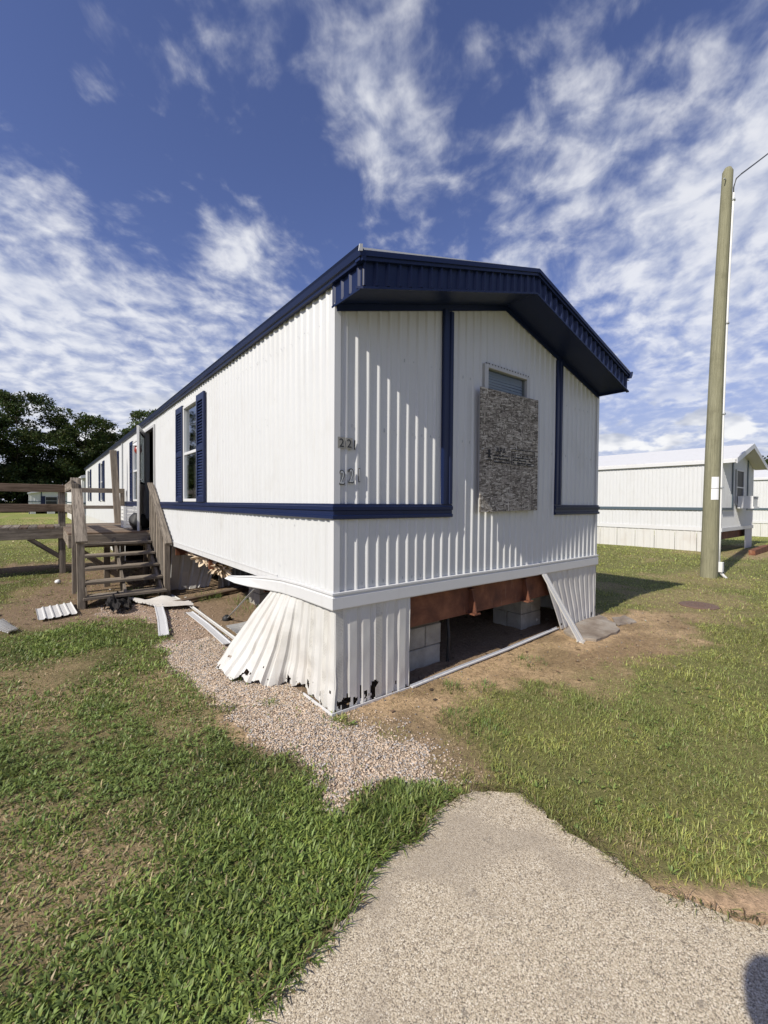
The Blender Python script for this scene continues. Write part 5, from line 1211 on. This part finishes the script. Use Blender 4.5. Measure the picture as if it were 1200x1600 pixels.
def ell(mb, c, rr, n1=10, n2=14):
    base = len(mb.v)
    for i in range(n1+1):
        th = math.pi*(i+.02)/(n1+.04)
        for j in range(n2):
            p_ = 2*math.pi*j/n2; q = L3(c[0]+rr[0]*math.sin(th)*math.cos(p_), c[1]+rr[1]*math.sin(th)*math.sin(p_), c[2]+rr[2]*math.cos(th)); mb.v.append(tuple(q)); mb.g.append(None)
    for i in range(n1):
        for j in range(n2): mb.f.append((base+i*n2+j, base+i*n2+(j+1) % n2, base+(i+1)*n2+(j+1) % n2, base+(i+1)*n2+j)); mb.mi.append(0)
    mb.f.append(tuple(base+j for j in range(n2))); mb.f.append(tuple(base+n1*n2+j for j in reversed(range(n2)))); mb.mi += [0, 0]
m = MB()
HX = .01
ell(m, (HX, .05, 1.585), (.075, .092, .115)); ell(m, (HX, .140, 1.575), (.014, .020, .024)); ell(m, (HX, .085, 1.505), (.05, .05, .04))
for sg in (-1, 1): ell(m, (HX+sg*.077, .04, 1.58), (.012, .022, .033))
m.tube([L3(0, 0, 1.36), L3(0, .03, 1.50)], [.062, .055], 12); ell(m, (0, 0, 1.22), (.15, .10, .20)); ell(m, (0, 0, .95), (.15, .10, .14))
PX_ = .15
for sg in (-1, 1):
    el = L3(sg*.24, -.02, 1.10); m.tube([L3(sg*.15, 0, 1.36), el], [.05, .04], 10); m.tube([el, L3(PX_+sg*.085, .13, 1.38)], [.042, .028], 10)
    m.tube([L3(sg*.09, 0, .92), L3(sg*.10, .02, .48), L3(sg*.11, 0, .07)], [.08, .055, .038], 12); ell(m, (sg*.115, .06, .045), (.045, .12, .04))
    ell(m, (PX_+sg*.060, .145, 1.425), (.020, .024, .042))
    for k_ in range(4):
        z_ = 1.395+k_*.020; ln = (.9, 1.0, 1.05, .95)[k_]
        m.tube([L3(PX_+sg*.060, .155, z_), L3(PX_+sg*.055, .180, z_+.004), L3(PX_+sg*(.055-.020*ln), .182, z_+.006), L3(PX_+sg*(.055-.030*ln), .178, z_+.006)], [.0088, .0085, .008, .007], 7)
    m.tube([L3(PX_+sg*.058, .135, 1.455), L3(PX_+sg*.045, .150, 1.485), L3(PX_+sg*.025, .155, 1.490)], [.011, .010, .008], 7)
remesh(m.build('body', 'skin', person), .007)
m = MB(); ell(m, (0, 0, 1.20), (.185, .125, .23)); ell(m, (0, 0, .98), (.175, .12, .14))
for sg in (-1, 1): m.tube([L3(sg*.12, 0, 1.37), L3(sg*.20, -.01, 1.22)], [.075, .065], 10)
remesh(m.build('shirt', 'shirt_cloth', person), .014)
m = MB(); ell(m, (0, 0, .92), (.165, .115, .12))
for sg in (-1, 1): m.tube([L3(sg*.09, 0, .90), L3(sg*.10, .02, .48), L3(sg*.11, 0, .10)], [.095, .07, .06], 12)
remesh(m.build('trousers', 'trouser_cloth', person), .014)
m = MB(); ell(m, (HX, .025, 1.625), (.083, .095, .088)); remesh(m.build('hair', 'hair', person), .012)
for sg in (-1, 1):
    m = MB(); ell(m, (sg*.115, .065, .042), (.052, .135, .042)); remesh(m.build('shoe', 'plastic_black', person), .012)
m = MB()
pr_ = [L3(PX_+a_, b_, c_) for c_ in (1.365, 1.512) for a_, b_ in ((-.037, .160), (.037, .160), (.037, .169), (-.037, .169))]
m.hexa(pr_); o = m.build('phone', 'plastic_black', bevel=.002); tag(o, 'slim dark phone held up behind the camera viewpoint', 'phone')
